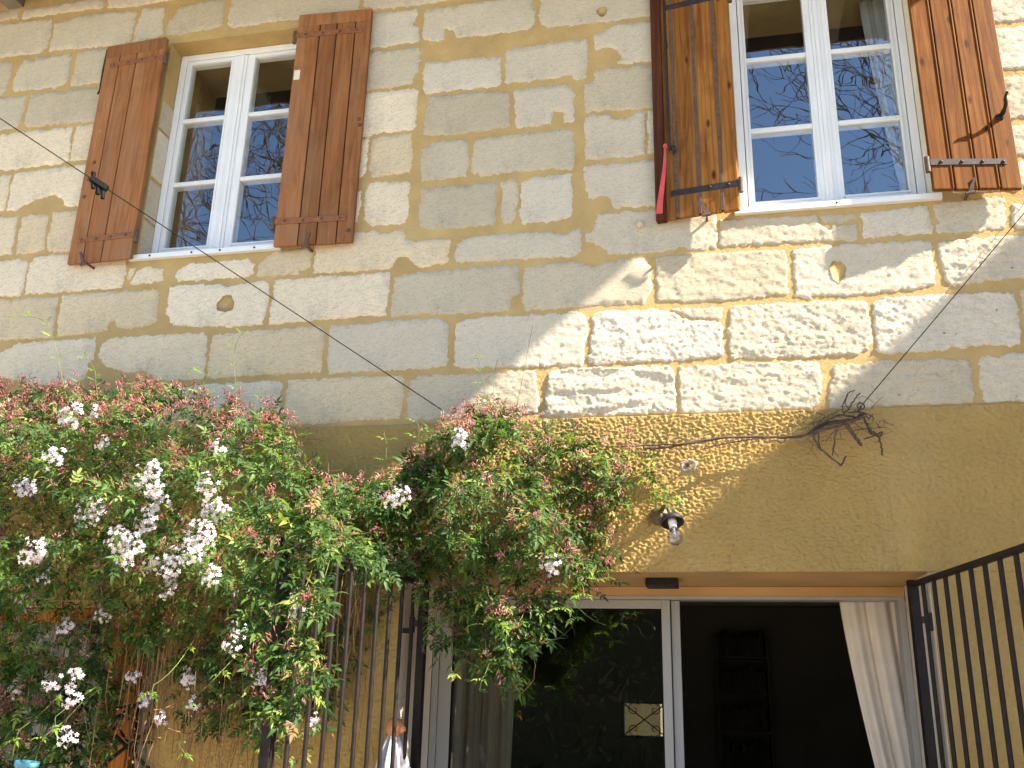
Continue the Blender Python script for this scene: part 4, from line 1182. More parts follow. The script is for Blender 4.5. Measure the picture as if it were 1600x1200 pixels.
# ------------------------------------------------------------------ eave and roof
E_IN, E_OUT, XE = 6.215, 6.13, 2.33
ev = part_empty('eave', house, (-1, -.5, 6.3))
m = MB()
yo = -1.1
m.add([(X0, 0.0, E_IN), (XE, 0.0, E_IN), (XE, yo, E_OUT), (X0, yo, E_OUT), (X0, 0.0, E_IN + .04), (XE, 0.0, E_IN + .04), (XE, yo, E_OUT + .04), (X0, yo, E_OUT + .04)],
      [(0, 1, 2, 3), (7, 6, 5, 4), (0, 4, 5, 1), (1, 5, 6, 2), (2, 6, 7, 3), (3, 7, 4, 0)])
m.build('eave_boards', M['eave_dark'], ev, (-1, -.5, 6.25))
x_ = -4.62
rx = []
while x_ > X0 + .2:
    rx.append(x_); x_ -= .62
x_ = -4.62 + .62
while x_ < XE - .1:
    rx.append(x_); x_ += .62
for x_ in rx:
    m = MB()
    a_, b_ = x_ - .06, x_ + .06
    yr = yo + .06
    zr = E_IN + (E_OUT - E_IN) * (yr / yo)
    m.add([(a_, .02, E_IN - .11), (b_, .02, E_IN - .11), (b_, yr, zr - .06), (a_, yr, zr - .06), (a_, .02, E_IN), (b_, .02, E_IN), (b_, yr, zr), (a_, yr, zr)],
          [(0, 3, 2, 1), (4, 5, 6, 7), (0, 1, 5, 4), (1, 2, 6, 5), (2, 3, 7, 6), (3, 0, 4, 7)])
    m.build('rafter', M['eave'], ev, (x_, -.5, 6.2))
m = MB()
m.add([(X0, yo - .08, E_OUT + .045), (XE, yo - .08, E_OUT + .045), (XE, 6.0, 8.0), (X0, 6.0, 8.0), (X0, yo - .08, E_OUT + .11), (XE, yo - .08, E_OUT + .11), (XE, 6.0, 8.1), (X0, 6.0, 8.1)],
      [(0, 1, 2, 3), (7, 6, 5, 4), (0, 4, 5, 1), (1, 5, 6, 2), (2, 6, 7, 3), (3, 7, 4, 0)])
m.build('roof', M['tile'], house, (0, 2, 7))

# ------------------------------------------------------------------ rooms behind the openings
m = MB()
xa, xb, ya, yb_, za, zb_ = -5.0, 1.95, .6, 5.2, 0.0, 2.55
m.add([(xa, ya, za), (xb, ya, za), (xb, yb_, za), (xa, yb_, za), (xa, ya, zb_), (xb, ya, zb_), (xb, yb_, zb_), (xa, yb_, zb_)],
      [(4, 7, 6, 5), (1, 5, 6, 2), (0, 3, 7, 4)])
bx0, bx1, bz0, bz1 = -.93, -.50, 1.262, 1.592
for (a, b, c, d) in ((xa, bx0, za, zb_), (bx1, xb, za, zb_), (bx0, bx1, za, bz0), (bx0, bx1, bz1, zb_)):
    m.add([(a, yb_, c), (b, yb_, c), (b, yb_, d), (a, yb_, d)], [(0, 1, 2, 3)])
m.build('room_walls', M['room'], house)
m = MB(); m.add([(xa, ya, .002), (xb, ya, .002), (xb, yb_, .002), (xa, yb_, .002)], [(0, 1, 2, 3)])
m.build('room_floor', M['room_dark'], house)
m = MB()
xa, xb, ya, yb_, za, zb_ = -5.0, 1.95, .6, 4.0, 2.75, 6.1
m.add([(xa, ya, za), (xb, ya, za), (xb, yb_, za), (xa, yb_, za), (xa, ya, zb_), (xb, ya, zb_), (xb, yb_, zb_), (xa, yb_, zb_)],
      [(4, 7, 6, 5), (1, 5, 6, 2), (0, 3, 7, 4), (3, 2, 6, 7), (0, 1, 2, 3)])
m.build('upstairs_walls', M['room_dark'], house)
for (y_, z_) in ((1.9, 2.37), (3.6, 2.37)):
    box_part('ceiling_beam', M['room'], house, -5.0, 1.95, y_, y_ + .18, z_, 2.545)
# window in the far wall of the room: scrolled grille against a sunny yard wall
g = part_empty('window_grille', house, (-.71, 5.17, 1.43))
for L_ in ([(-.93, 5.16, 1.27), (-.50, 5.16, 1.585)], [(-.93, 5.16, 1.585), (-.50, 5.16, 1.27)]):
    m = MB(); m.tube(L_, .006, 6); m.build('bar', M['iron'], g, (-.71, 5.16, 1.43))
for sx in (-1, 1):
    for sz in (-1, 1):
        c = Vector((-.715 + sx * .10, 5.16, 1.428 + sz * .09))
        pts = [c + Vector((sx * .045 * t * math.cos(2.6 * t * 2.2), 0, sz * .045 * t * math.sin(2.6 * t * 2.2))) for t in np.linspace(.25, 1.5, 16)]
        m = MB(); m.tube(pts, .005, 5); m.build('scroll', M['iron'], g, c)
for q in ((bx0, bx0 + .018, bz0, bz1), (bx1 - .018, bx1, bz0, bz1), (bx0 + .018, bx1 - .018, bz0, bz0 + .018), (bx0 + .018, bx1 - .018, bz1 - .018, bz1)):
    box_part('frame', M['shelf_wood'], g, q[0], q[1], 5.15, 5.26, q[2], q[3], 0, (-.71, 5.17, 1.43))
yardw = box_part('yard_wall', M['far_wall'], None, -4, 3, 8.2, 8.4, 0, 3.2)
yardp = box_part('stone_pillar', M['jamb'], None, -.70, -.2, 7.6, 7.85, 0, 3.2)
tag(yardp, 'pale stone pillar seen at the right edge of the small grilled window', 'pillar')
tag(yardw, 'pale yard wall seen through the small grilled window at the back of the room', 'wall')

# ------------------------------------------------------------------ sliding door in the big opening
sd = part_empty('sliding_door', house, (-.3, .62, 1.1))
L0 = (-.3, .62, 1.1)
yd = .60
m = MB()
m.box(-1.533, .948, yd, yd + .13, 2.137, 2.183)
m.build('head_panel', M['soffit'], sd, L0)
m = MB()
m.box(-1.533, -1.497, yd + .003, yd + .12, .02, 2.1365)
m.box(.915, .948, yd + .003, yd + .12, .02, 2.1365)
m.box(-1.497, .915, yd + .003, yd + .12, 2.118, 2.1365)
m.box(-1.533, .948, yd + .003, yd + .12, 0.0, .0195)
m.build('frame', M['alu'], sd, L0, .002)
m = MB()
m.box(-1.495, -1.425, yd + .012, yd + .05, .03, 2.116)
m.box(-.281, -.236, yd + .012, yd + .05, .03, 2.116)
m.box(-1.425, -.281, yd + .012, yd + .05, 2.070, 2.116)
m.box(-1.425, -.281, yd + .012, yd + .05, .03, .11)
m.build('sash', M['alu'], sd, L0, .003)
m = MB()
m.box(-.232, -.186, yd + .06, yd + .10, .03, 2.116)
m.build('sash', M['alu'], sd, L0, .003)
m = MB()
m.box(-1.425, -.281, yd + .029, yd + .033, .11, 2.070)
m.build('pane', M['door_glass'], sd, L0)
m = MB()
for (a, b, c, d) in ((-1.425, -1.417, .11, 2.07), (-.289, -.281, .11, 2.07), (-1.417, -.289, 2.062, 2.07)):
    m.box(a, b, yd + .017, yd + .0285, c, d)
m.build('gasket', M['black'], sd, L0)

# ------------------------------------------------------------------ low window on the left: orange post, pale panes, iron grille
lw = part_empty('ground_floor_window', house, (-3.2, .22, 1.4))
LL = (-3.2, .22, 1.4)
m = MB()
m.box(-3.262, -3.172, .20, .27, .75, 2.018)
m.box(-3.168, -3.076, .206, .27, .75, 2.018)
m.build('frame_post', M['orange_wood'], lw, LL, .005)
m = MB()
m.box(-4.748, -4.66, .20, .27, .75, 2.018)
m.box(-2.90, -2.813, .20, .27, .75, 2.018)
m.build('frame_post', M['orange_wood'], lw, LL, .005)
m = MB(); m.box(-4.66, -2.90, .202, .268, 1.94, 2.016)
m.build('frame_head', M['orange_wood'], lw, LL, .005)
for (a, b) in ((-4.66, -3.262), (-3.076, -2.90)):
    m = MB(); m.box(a, b, .235, .239, .76, 1.939)
    m.build('pane', M['glass'], lw, ((a + b) / 2, .237, 1.35))
m = MB()
nx = 120
for (xa_, xb_) in ((-4.65, -3.25), (-3.09, -2.88)):
    X_ = np.linspace(xa_, xb_, nx)
    Y_ = .33 + .02 * np.sin(X_ * 60) + .008 * np.sin(X_ * 23)
    V = [(x, y, .76) for x, y in zip(X_, Y_)] + [(x, y, 1.95) for x, y in zip(X_, Y_)]
    V += [(x, y + .003, z) for x, y, z in V]
    m.add(V, [(i, i + 1, nx + i + 1, nx + i) for i in range(nx - 1)] + [(2 * nx + i + 1, 2 * nx + i, 3 * nx + i, 3 * nx + i + 1) for i in range(nx - 1)], True)
nc = m.build('net_curtain', M['net'], None, (-3.2, .33, 1.35))
tag(nc, 'pale net curtain behind the ground floor window with the orange post', 'curtain')
wg = part_empty('window_grille', house, (-3.2, -.03, 1.35))
GL = (-3.2, -.03, 1.35)
YG = -.035
for a, b, r in (((-3.75, 0.965), (-2.80, 1.58), .0085), ((-3.15, 1.14), (-2.79, 1.42), .008), ((-2.99, 1.372), (-2.75, 1.205), .0075), ((-3.202, 1.332), (-2.95, 1.13), .0075),
                ((-3.26, 1.70), (-3.175, 1.0), .009), ((-3.508, 1.353), (-3.043, 1.337), .006), ((-3.9, 1.62), (-3.28, 1.22), .0075)):
    m = MB(); m.bar((a[0], YG, a[1]), (b[0], YG - .004, b[1]), r * 2, r * 1.6, (0, 1, 0)); m.build('bar', M['iron'], wg, GL)
for P in ([(-3.209, 1.564), (-3.172, 1.502), (-3.129, 1.432), (-3.12, 1.39)], [(-2.922, 1.518), (-2.956, 1.461), (-2.999, 1.399)], [(-2.922, 1.518), (-2.981, 1.504), (-3.05, 1.483)],
          [(-2.923, 1.524), (-2.921, 1.447)], [(-3.194, 1.605), (-3.197, 1.517), (-3.215, 1.461)], [(-3.174, 1.25), (-3.16, 1.19), (-3.13, 1.13), (-3.12, 1.05)], [(-2.963, 1.4), (-2.90, 1.345), (-2.775, 1.345)],
          [(-3.22, 1.42), (-3.28, 1.44), (-3.31, 1.40), (-3.28, 1.36)], [(-2.86, 1.50), (-2.80, 1.47), (-2.79, 1.41), (-2.83, 1.39)]):
    m = MB(); m.tube(catmull([(x, YG - .012, z) for x, z in P], 5), .0075, 6); m.build('scroll', M['iron'], wg, GL)
for (x, z) in ((-3.215, 1.395), (-3.205, 1.365), (-3.18, 1.24)):
    m = MB(); m.lathe([(0, .034), (.016, .03), (.024, .015), (.016, 0), (.024, -.015), (.016, -.03), (0, -.034)], (x, YG - .01, z), (.12, 0, 1), 10)
    m.build('collar', M['iron'], wg, GL)

# ================================================================== things on and around the house
# curtains of the big door
def drape(name, label, x0t, x1t, x0b, x1b, zt, zb, y, folds, amp, mat):
    nu, nv = 160, 40
    V = []
    for j in range(nv + 1):
        v = j / nv
        a = x0t + (x0b - x0t) * (v ** 1.25)
        b = x1t + (x1b - x1t) * v
        for i in range(nu + 1):
            u = i / nu
            ph = folds * 2 * math.pi * u + .6 * math.sin(3 * v + 4 * u)
            d = amp * (.45 + .55 * v) * (math.sin(ph) + .35 * math.sin(2.3 * ph + 1.1))
            V.append((a + (b - a) * u + .25 * amp * math.cos(ph), y + d, zt + (zb - zt) * v))
    n0 = len(V)
    V += [(x, yy + .004, z) for x, yy, z in V]
    F = []
    w = nu + 1
    for j in range(nv):
        for i in range(nu):
            F.append((j * w + i, (j + 1) * w + i, (j + 1) * w + i + 1, j * w + i + 1))
            F.append((n0 + j * w + i, n0 + j * w + i + 1, n0 + (j + 1) * w + i + 1, n0 + (j + 1) * w + i))
    loc = ((x0t + x1t) / 2, y, zt)
    V = np.array(V) - np.array(loc)
    o = put(name, fast_mesh(name, V, np.array(F), mat, smooth=True), None, loc)
    tag(o, label, 'curtain', 'curtains of the big door')
    return o
drape('door_curtain', 'pale linen curtain drawn to the right of the open doorway', .645, 1.03, .98, 1.06, 2.13, .1, .80, 3.2, .032, M['curtain'])
drape('door_curtain', 'grey curtain gathered behind the glass on the left of the door', -1.50, -1.10, -1.50, -1.16, 2.12, .1, .84, 4.5, .03, M['curtain'])
cl = drape('window_curtain', 'white curtain drawn aside behind the right upstairs window', .99, 1.15, 1.12, 1.20, 5.6, 4.15, .34, 2.4, .02, M['net'])
cl['group'] = ''
del cl['group']

# bookshelf far inside the room
bs = thing('bookshelf', 'dim bookshelf packed with books at the back of the dark room', 'bookshelf', (-.35, 5.0, 0))
m = MB()
m.box(-.75, -.72, 4.85, 5.18, 0, 1.20); m.box(.45, .48, 4.85, 5.18, 0, 2.2); m.box(-.02, .01, 4.86, 5.17, 0, 2.2)
m.box(-.02, .48, 5.15, 5.18, 0, 2.2)
m.build('frame', M['shelf_wood'], bs, (-.35, 5.0, 0))
for k in range(6):
    z = .35 + .33 * k
    box_part('shelf', M['shelf_wood'], bs, .01, .45, 4.86, 5.149, z, z + .022, 0, (-.35, 5.0, 0))
    x = .02
    m = MB()
    while x < .41:
        w = random.uniform(.018, .045)
        m.box(x, x + w - .002, 4.88 + random.uniform(0, .03), 5.1, z + .0225, z + random.uniform(.18, .27))
        x += w
    m.build('book_row', M['book'], bs, (-.35, 5.0, 0))
sp = thing('spotlight', 'small dark spotlight on the ceiling beam of the dark room', 'spotlight', (.42, 1.95, 2.37))
m = MB(); m.lathe([(0, .0), (.02, .0), (.028, .03), (.04, .11), (.034, .112)], (.42, 1.84, 2.30), (.15, -.8, -.4), 14); m.build('shade', M['black'], sp, (.42, 1.95, 2.37))
m = MB(); m.tube([(.42, 1.885, 2.37), (.42, 1.86, 2.32)], .008, 6); m.build('stem', M['black'], sp, (.42, 1.95, 2.37))

# ------------------------------------------------------------------ iron gates, opened outwards
def gate(hinge, end, nb, label, latch_z):
    g = thing('iron_gate', label, 'gate', (hinge[0], hinge[1], 0), 'iron gates of the big doorway')
    H = Vector((hinge[0], hinge[1], 0)); E_ = Vector((end[0], end[1], 0))
    u = E_ - H
    L = u.length
    ud = u / L
    loc = (hinge[0], hinge[1], 0)
    ztop, zlow = 2.13, .12
    P = lambda s, z: tuple(H + ud * s + Vector((0, 0, z)))
    m = MB(); m.bar(P(0, 0.05), P(0, ztop + .02), .040, .040, ud); m.build('post', M['iron'], g, loc, .002)
    m = MB(); m.bar(P(L, 0.05), P(L, ztop + .02), .040, .040, ud); m.build('post', M['iron'], g, loc, .002)
    for z in (ztop, zlow):
        m = MB(); m.bar(P(.02, z), P(L - .02, z), .030, .022, (0, 0, 1)); m.build('rail', M['iron'], g, loc, .002)
    first = None
    for i in range(1, nb):
        s = L * i / nb
        if first is None:
            m = MB()
            m.tube([(0, 0, zlow + .011), (0, 0, ztop - .011)], .0096, 8, False)
            first = m.build('bar', M['iron'], g, (0, 0, 0))
            first.location = ud * s
        else:
            o = first.copy()
            o.location = ud * s
            COL.objects.link(o)
    # wall hinges and stay
    for z in (.4, latch_z):
        m = MB()
        sx = 1 if hinge[0] > -.3 else -1
        m.bar(P(-.005, z), (hinge[0] + sx * .055, hinge[1] + .0, z), .028, .03)
        m.bar((hinge[0] + sx * .055, hinge[1] + .0, z - .045), (hinge[0] + sx * .055, hinge[1] + .0, z + .03), .026, .022, (0, 1, 0))
        m.bar((hinge[0] + sx * .055, hinge[1], z - .035), (hinge[0] + sx * .105, hinge[1] + .03, z - .035), .022, .024)
        m.build('hinge', M['dark_iron'], g, loc, .002)
    return g
gate((.882, .03), (1.075, -1.26), 10, 'dark iron bar gate opened against the ochre wall right of the doorway', 1.975)
gate((-1.425, .03), (-1.56, -1.30), 10, 'dark iron bar gate left of the doorway under the hanging jasmine', 1.94)

# ------------------------------------------------------------------ wall lamp with bare bulb
lp = thing('wall_lamp', 'small brown wall lamp with a bare clear bulb beside the jasmine tip', 'lamp', (-.243, 0, 2.455))
LO = (-.243, 0, 2.455)
m = MB(); m.lathe([(0, .040), (.012, .040), (.020, .030), (.038, .024), (.046, .014), (.048, -.002)], (-.243, -.010, 2.452), (0, -1, 0), 24); m.build('base', M['brass'], lp, LO)
m = MB(); m.tube(catmull([(-.236, -.03, 2.462), (-.222, -.07, 2.484), (-.203, -.105, 2.480), (-.191, -.128, 2.45), (-.184, -.138, 2.425)], 5), .010, 10); m.build('arm', M['brass'], lp, LO)
ax = Vector((.16, -.42, -1)).normalized()
cc = Vector((-.183, -.140, 2.425))
m = MB(); m.lathe([(0, -.004), (.022, -.002), (.046, .006), (.054, .018), (.055, .036), (.050, .037), (.047, .020), (.030, .012), (0, .010)], cc, ax, 28); m.build('shade', M['dark_iron'], lp, LO)
m = MB(); m.lathe([(0, .012), (.020, .012), (.021, .04), (.017, .044), (.0175, .062), (.0, .062)], cc, ax, 20); m.build('socket', M['porcelain'], lp, LO)
bm_ = bpy.data.materials.new('clear_bulb')
bm_.use_nodes = True
nt = bm_.node_tree
nt.nodes.clear()
o_ = N(nt, 'ShaderNodeOutputMaterial'); t_ = N(nt, 'ShaderNodeBsdfTransparent'); g_ = N(nt, 'ShaderNodeBsdfGlossy'); f_ = N(nt, 'ShaderNodeLayerWeight'); x_ = N(nt, 'ShaderNodeMixShader')
t_.inputs[0].default_value = (.84, .84, .90, 1); g_.inputs['Roughness'].default_value = .05; f_.inputs[0].default_value = .55
nt.links.new(f_.outputs['Facing'], x_.inputs[0]); nt.links.new(t_.outputs[0], x_.inputs[1]); nt.links.new(g_.outputs[0], x_.inputs[2]); nt.links.new(x_.outputs[0], o_.inputs[0])
m = MB(); m.lathe([(.0145, .060), (.015, .070), (.023, .084), (.033, .101), (.0365, .117), (.033, .133), (.021, .147), (.007, .153), (0, .1535)], cc, ax, 24); m.build('bulb', bm_, lp, LO)
m = MB()
b0 = cc + ax * .066
m.tube([b0, b0 + ax * .034], [.009, .005], 8)
sidev = ax.cross(Vector((0, 1, 0))).normalized()
m.tube([b0 + ax * .028 + sidev * .001, b0 + ax * .045 + sidev * .012, b0 + ax * .04, b0 + ax * .045 - sidev * .012, b0 + ax * .028 - sidev * .001], .0022, 5)
m.build('filament', M['porcelain'], lp, LO)

# ------------------------------------------------------------------ wires
def wire(name, label, pts, r):
    m = MB(); m.tube(pts, r, 6)
    o = m.build(name, M['black'], None, pts[0])
    return tag(o, label, 'wire')
def sag(a, b, d, n=14):
    a = Vector(a); b = Vector(b)
    return [a.lerp(b, t) - Vector((0, 0, d * 4 * t * (1 - t))) for t in np.linspace(0, 1, n)]
A = Vector((-1.364, -.03, 3.029)); B = Vector((-3.36, -1.2, 4.259))
w1 = wire('overhead_wire', 'thin dark wire crossing in front of the left window down to the jasmine', sag(A, A + (B - A) * 1.75, .0), .0026)
wire('overhead_wire', 'thin dark wire rising from the dry vine towards the right shutter', sag((.715, -.10, 2.945), (2.70, -.01, 5.23), .01), .0022)
m = MB()
m.tube([(.715, .01, 2.945), (.715, -.085, 2.945)], .006, 8)
m.tube([Vector((.715, -.10, 2.945)) + Vector((.016 * math.cos(a), 0, .016 * math.sin(a))) for a in np.linspace(0, 2 * math.pi, 13)], .004, 6)
m.build('eye_bolt', M['rust'], house, (.715, -.05, 2.945))
# black connector on the left wire
cn = thing('wire_connector', 'black plastic connector block clamped on the wire over the left shutter', 'connector', tuple(A.lerp(B, .787)))
cp = A.lerp(B, .787); dirw = (B - A).normalized()
m = MB(); m.bar(cp - dirw * .05, cp + dirw * .045, .038, .032); m.build('body', M['black'], cn, cp, .005)
for k, (s, l) in enumerate(((-.028, .055), (.0, .05), (.03, .036))):
    m = MB(); b0 = cp + dirw * s - Vector((0, 0, .012)); m.tube([b0, b0 + Vector((.006, .0, -l))], [.012, .010], 10); m.build('terminal', M['black'], cn, cp)
m = MB(); b0 = cp + dirw * .03; m.tube([b0, b0 + Vector((0, -.01, .04))], [.011, .013], 10); m.build('screw', M['black'], cn, cp)

# ------------------------------------------------------------------ red ribbon
rb = []
pts = catmull([(-.158, -.118, 4.432), (-.163, -.124, 4.33), (-.176, -.122, 4.22), (-.192, -.120, 4.11), (-.200, -.118, 4.035)], 6)
nr = len(pts)
V = []
for i, p in enumerate(pts):
    t = i / (nr - 1)
    w = .006 + .013 * t
    for dx, dy in ((-w, .0), (-w * .3, -.006), (w * .4, -.002), (w, -.008), (w, -.006), (w * .4, .0), (-w * .3, -.004), (-w, .002)):
        V.append((p.x + dx, p.y + dy, p.z))
F = [(i * 8 + j, i * 8 + (j + 1) % 8, (i + 1) * 8 + (j + 1) % 8, (i + 1) * 8 + j) for i in range(nr - 1) for j in range(8)]
m = MB(); m.add(V, F, True); m.add(V[-8:], [tuple(range(8))])
m.tube(catmull([(-.165, -.112, 4.44), (-.158, -.126, 4.447), (-.150, -.118, 4.44), (-.158, -.112, 4.43)], 4), .006, 6)
rbo = m.build('ribbon', M['ribbon'], None, (-.16, -.12, 4.43))
tag(rbo, 'faded red ribbon hanging from the latch of the shaded pine shutter', 'ribbon')

# ------------------------------------------------------------------ folded parasol behind the left gate
pr = thing('folded_parasol', 'folded grey canvas parasol with an orange wooden finial behind the left gate', 'parasol', (-1.50, -.10, 0))
PO = (-1.50, -.10, 0)
m = MB(); m.tube([(-1.50, -.10, 0), (-1.50, -.10, 1.42)], .019, 12); m.build('pole', M['terracotta'], pr, PO)
m = MB()
ax2 = Vector((.30, -.1, 1)).normalized()
m.lathe([(0, -.01), (.024, -.008), (.037, .008), (.039, .03), (.035, .058), (.027, .068), (0, .070)], (-1.502, -.10, 1.425), ax2, 16); m.build('finial', M['terracotta'], pr, PO)
m = MB(); m.lathe([(0, -.02), (.016, -.018), (.02, .0), (.017, .018), (0, .022)], (-1.458, -.105, 1.448), (.8, -.2, .5), 10); m.build('peg', M['terracotta'], pr, PO)
V = []
nj, nh = 96, 26
for i in range(nh + 1):
    t = i / nh
    z = 1.425 - 1.25 * t
    r0 = .025 + .11 * (1 - math.exp(-t * 6)) + .07 * t
    for j in range(nj):
        a = 2 * math.pi * j / nj
        f = (.5 + .5 * math.cos(8 * a + .5 * math.sin(4 * t))) ** .7
        r = r0 * (.42 + .58 * f) * (1 + .08 * math.sin(3 * a + 5 * t))
        V.append((-1.50 + r * math.cos(a) + .03 * t, -.10 + r * math.sin(a), z - .03 * f * t))
F = [(i * nj + j, i * nj + (j + 1) % nj, (i + 1) * nj + (j + 1) % nj, (i + 1) * nj + j) for i in range(nh) for j in range(nj)]
m = MB(); m.add(V, F, True); m.add(V[:nj], [tuple(range(nj))])
m.build('canopy', M['canvas'], pr, PO)

# blue pot clipped low on the left, among the leaves
bp_ = thing('blue_pot', 'small blue plastic pot low among the jasmine leaves at the left', 'pot', (-3.10, -.52, 1.25))
BO = (-3.10, -.52, 1.25)
m = MB(); m.lathe([(0, -.10), (.036, -.10), (.047, -.012), (.053, -.010), (.053, .012), (.047, .012), (.045, -.05), (0, -.05)], (-3.10, -.52, 1.26), (.1, 0, 1), 20); m.build('bowl', M['blue'], bp_, BO)
m = MB(); m.tube([(-3.10, -.47, 1.25), (-3.10, -.03, 1.26)], .004, 6); m.build('bracket', M['black'], bp_, BO)

# ------------------------------------------------------------------ dry twisted vine on the lintel
dv = thing('dry_vine', 'bare twisted grey vine running along the ochre lintel to a tangled knot', 'vine', (-.2, -.08, 2.85))
for P_, r_ in DRY_VINE:
    pts = catmull(P_, 5)
    pts = [p + Vector((random.uniform(-1, 1), random.uniform(-1, 1), random.uniform(-1, 1))) * min(.003, r_ * .7) for p in pts]
    n = len(pts)
    rad = [r_ * (1.05 - .35 * i / n) * random.uniform(.85, 1.15) for i in range(n)]
    m = MB(); m.tube(pts, rad, 8); m.build('branch' if r_ > .0045 else 'twig', M['twig'], dv, (-.2, -.08, 2.85))
m = MB()
rr = random.Random(5)
for k in range(70):
    if k < 46:
        c = Vector((rr.uniform(.45, .82), rr.uniform(-.16, -.04), rr.uniform(2.80, 2.95)))
    else:
        t = rr.random(); c = Vector((-.5 + 1.0 * t, -.08, 2.80 + .06 * t))
    d = Vector((rr.uniform(-1, 1), rr.uniform(-.5, .3), rr.uniform(-.8, .8))).normalized()
    l = rr.uniform(.02, .085)
    e = Vector((rr.uniform(-1, 1), 0, rr.uniform(-1, 1))) * .35 * l
    m.tube(catmull([c, c + d * l * .5 + e, c + d * l], 3), [.0016] * 4 + [.0011] * 3, 4, False)
tw = m.build('fine_twigs', M['twig'], dv, (-.2, -.08, 2.85))
tw['kind'] = 'stuff'

# ================================================================== jasmine
def leaflet(L, W, fold=.25, droop=.18):
    """lanceolate leaflet along +x, normal +z; 8 vertices, 8 triangles"""
    V = np.array([(0, 0, 0), (.38 * L, 0, -.02 * L), (.72 * L, 0, -droop * .45 * L), (L, 0, -droop * L),
                  (.30 * L, W / 2, fold * W * .5), (.66 * L, W * .36, fold * W * .4 - droop * .4 * L),
                  (.30 * L, -W / 2, fold * W * .5), (.66 * L, -W * .36, fold * W * .4 - droop * .4 * L)], float)
    F = np.array([(0, 1, 4), (4, 1, 5), (1, 2, 5), (5, 2, 3), (0, 6, 1), (6, 7, 1), (1, 7, 2), (7, 3, 2)])
    return V, F

def rotz(V, a):
    c, s = math.cos(a), math.sin(a)
    return V @ np.array([[c, s, 0], [-s, c, 0], [0, 0, 1]])

def compound(npair, Lr, seed):
    r = np.random.default_rng(seed)
    Vs, Fs = [], []
    b = 0
    def add(V, F):
        nonlocal b
        Vs.append(V); Fs.append(F + b); b += len(V)
    # rachis: thin triangle strip
    w = .0011
    V = np.array([(0, w, 0), (0, -w, 0), (Lr, w * .6, -.08 * Lr), (Lr, -w * .6, -.08 * Lr)])
    add(V, np.array([(0, 1, 2), (1, 3, 2)]))
    for k in range(npair):
        t = .35 + .55 * k / max(1, npair - 1) if npair > 1 else .55
        for s in (-1, 1):
            L = (.026 + .010 * (k / max(1, npair))) * r.uniform(.85, 1.15)
            V, F = leaflet(L, L * .42, .3, r.uniform(.1, .3))
            a = s * r.uniform(.85, 1.15)
            V = rotz(V, a) + np.array([t * Lr, 0, -.08 * t * t * Lr + r.uniform(-.002, .002)])
            add(V, F)
    V, F = leaflet(.047 * r.uniform(.9, 1.15), .0165, .3, .3)
    add(V + np.array([Lr, 0, -.08 * Lr]), F)
    return np.concatenate(Vs), np.concatenate(Fs)

LEAVES = [compound(3, .062, 1), compound(2, .050, 2), compound(3, .068, 3), compound(1, .03, 4)]

def frames(n, d, up, rng):
    """rotation matrices with x along d, z near up"""
    d = d / np.linalg.norm(d, axis=1, keepdims=True)
    y = np.cross(up, d)
    y /= np.maximum(np.linalg.norm(y, axis=1, keepdims=True), 1e-6)
    z = np.cross(d, y)
    return np.stack([d, y, z], 2)      # columns

def instance(tmpl, pos, R, s, tint):
    V, F = tmpl
    n = len(pos)
    W = np.einsum('nij,vj->nvi', R, V) * s[:, None, None] + pos[:, None, :]
    FF = F[None] + (np.arange(n) * len(V))[:, None, None]
    return W.reshape(-1, 3), FF.reshape(-1, 3), np.repeat(tint, len(V))

def poly_inside(P, x, z):
    P = np.array(P)
    ins = np.zeros(len(x), bool)
    A, B = P, np.roll(P, -1, 0)
    dist = np.full(len(x), 9.0)
    for (ax, az), (bx, bz) in zip(A, B):
        if az != bz:
            ins ^= ((az > z) != (bz > z)) & (x < (bx - ax) * (z - az) / (bz - az) + ax)
        dx, dz = bx - ax, bz - az
        t = np.clip(((x - ax) * dx + (z - az) * dz) / (dx * dx + dz * dz), 0, 1)
        dist = np.minimum(dist, np.hypot(x - ax - t * dx, z - az - t * dz))
    return ins, dist

F_cl = Field(31, .30, .26, .01)
F_cl2 = Field(32, .12, .10, .01)

def sample(P, n, y0, T, rng, spill=.05, front=.5):
    P_ = np.array(P)
    x = rng.uniform(P_[:, 0].min() - spill, P_[:, 0].max() + spill, n * 5)
    z = rng.uniform(P_[:, 1].min() - spill, P_[:, 1].max() + spill, n * 5)
    ins, d = poly_inside(P, x, z)
    lump = F_cl(x, z)
    fine = F_cl2(x, z)
    keep = (ins | (d < spill * rng.random(len(x)) * 2)) & (rng.random(len(x)) < .48 + .50 * np.clip(fine, -1, 1) + .12 * np.clip(lump, -1, 1))
    sg = np.where(ins, d, 0)
    x, z, sg, lump = x[keep][:n], z[keep][:n], sg[keep][:n], lump[keep][:n]
    t = np.sqrt(np.clip(sg / .30, 0, 1))
    depth = T * (.18 + .62 * t) + .13 * lump * np.clip(t + .2, 0, 1)
    u = rng.random(len(x)) ** front
    depth = depth * np.clip((z - 1.25) / 1.1, .28, 1)
    y = -(y0 + np.clip(depth, .05, None) * u)
    return np.stack([x, y, z], 1), u

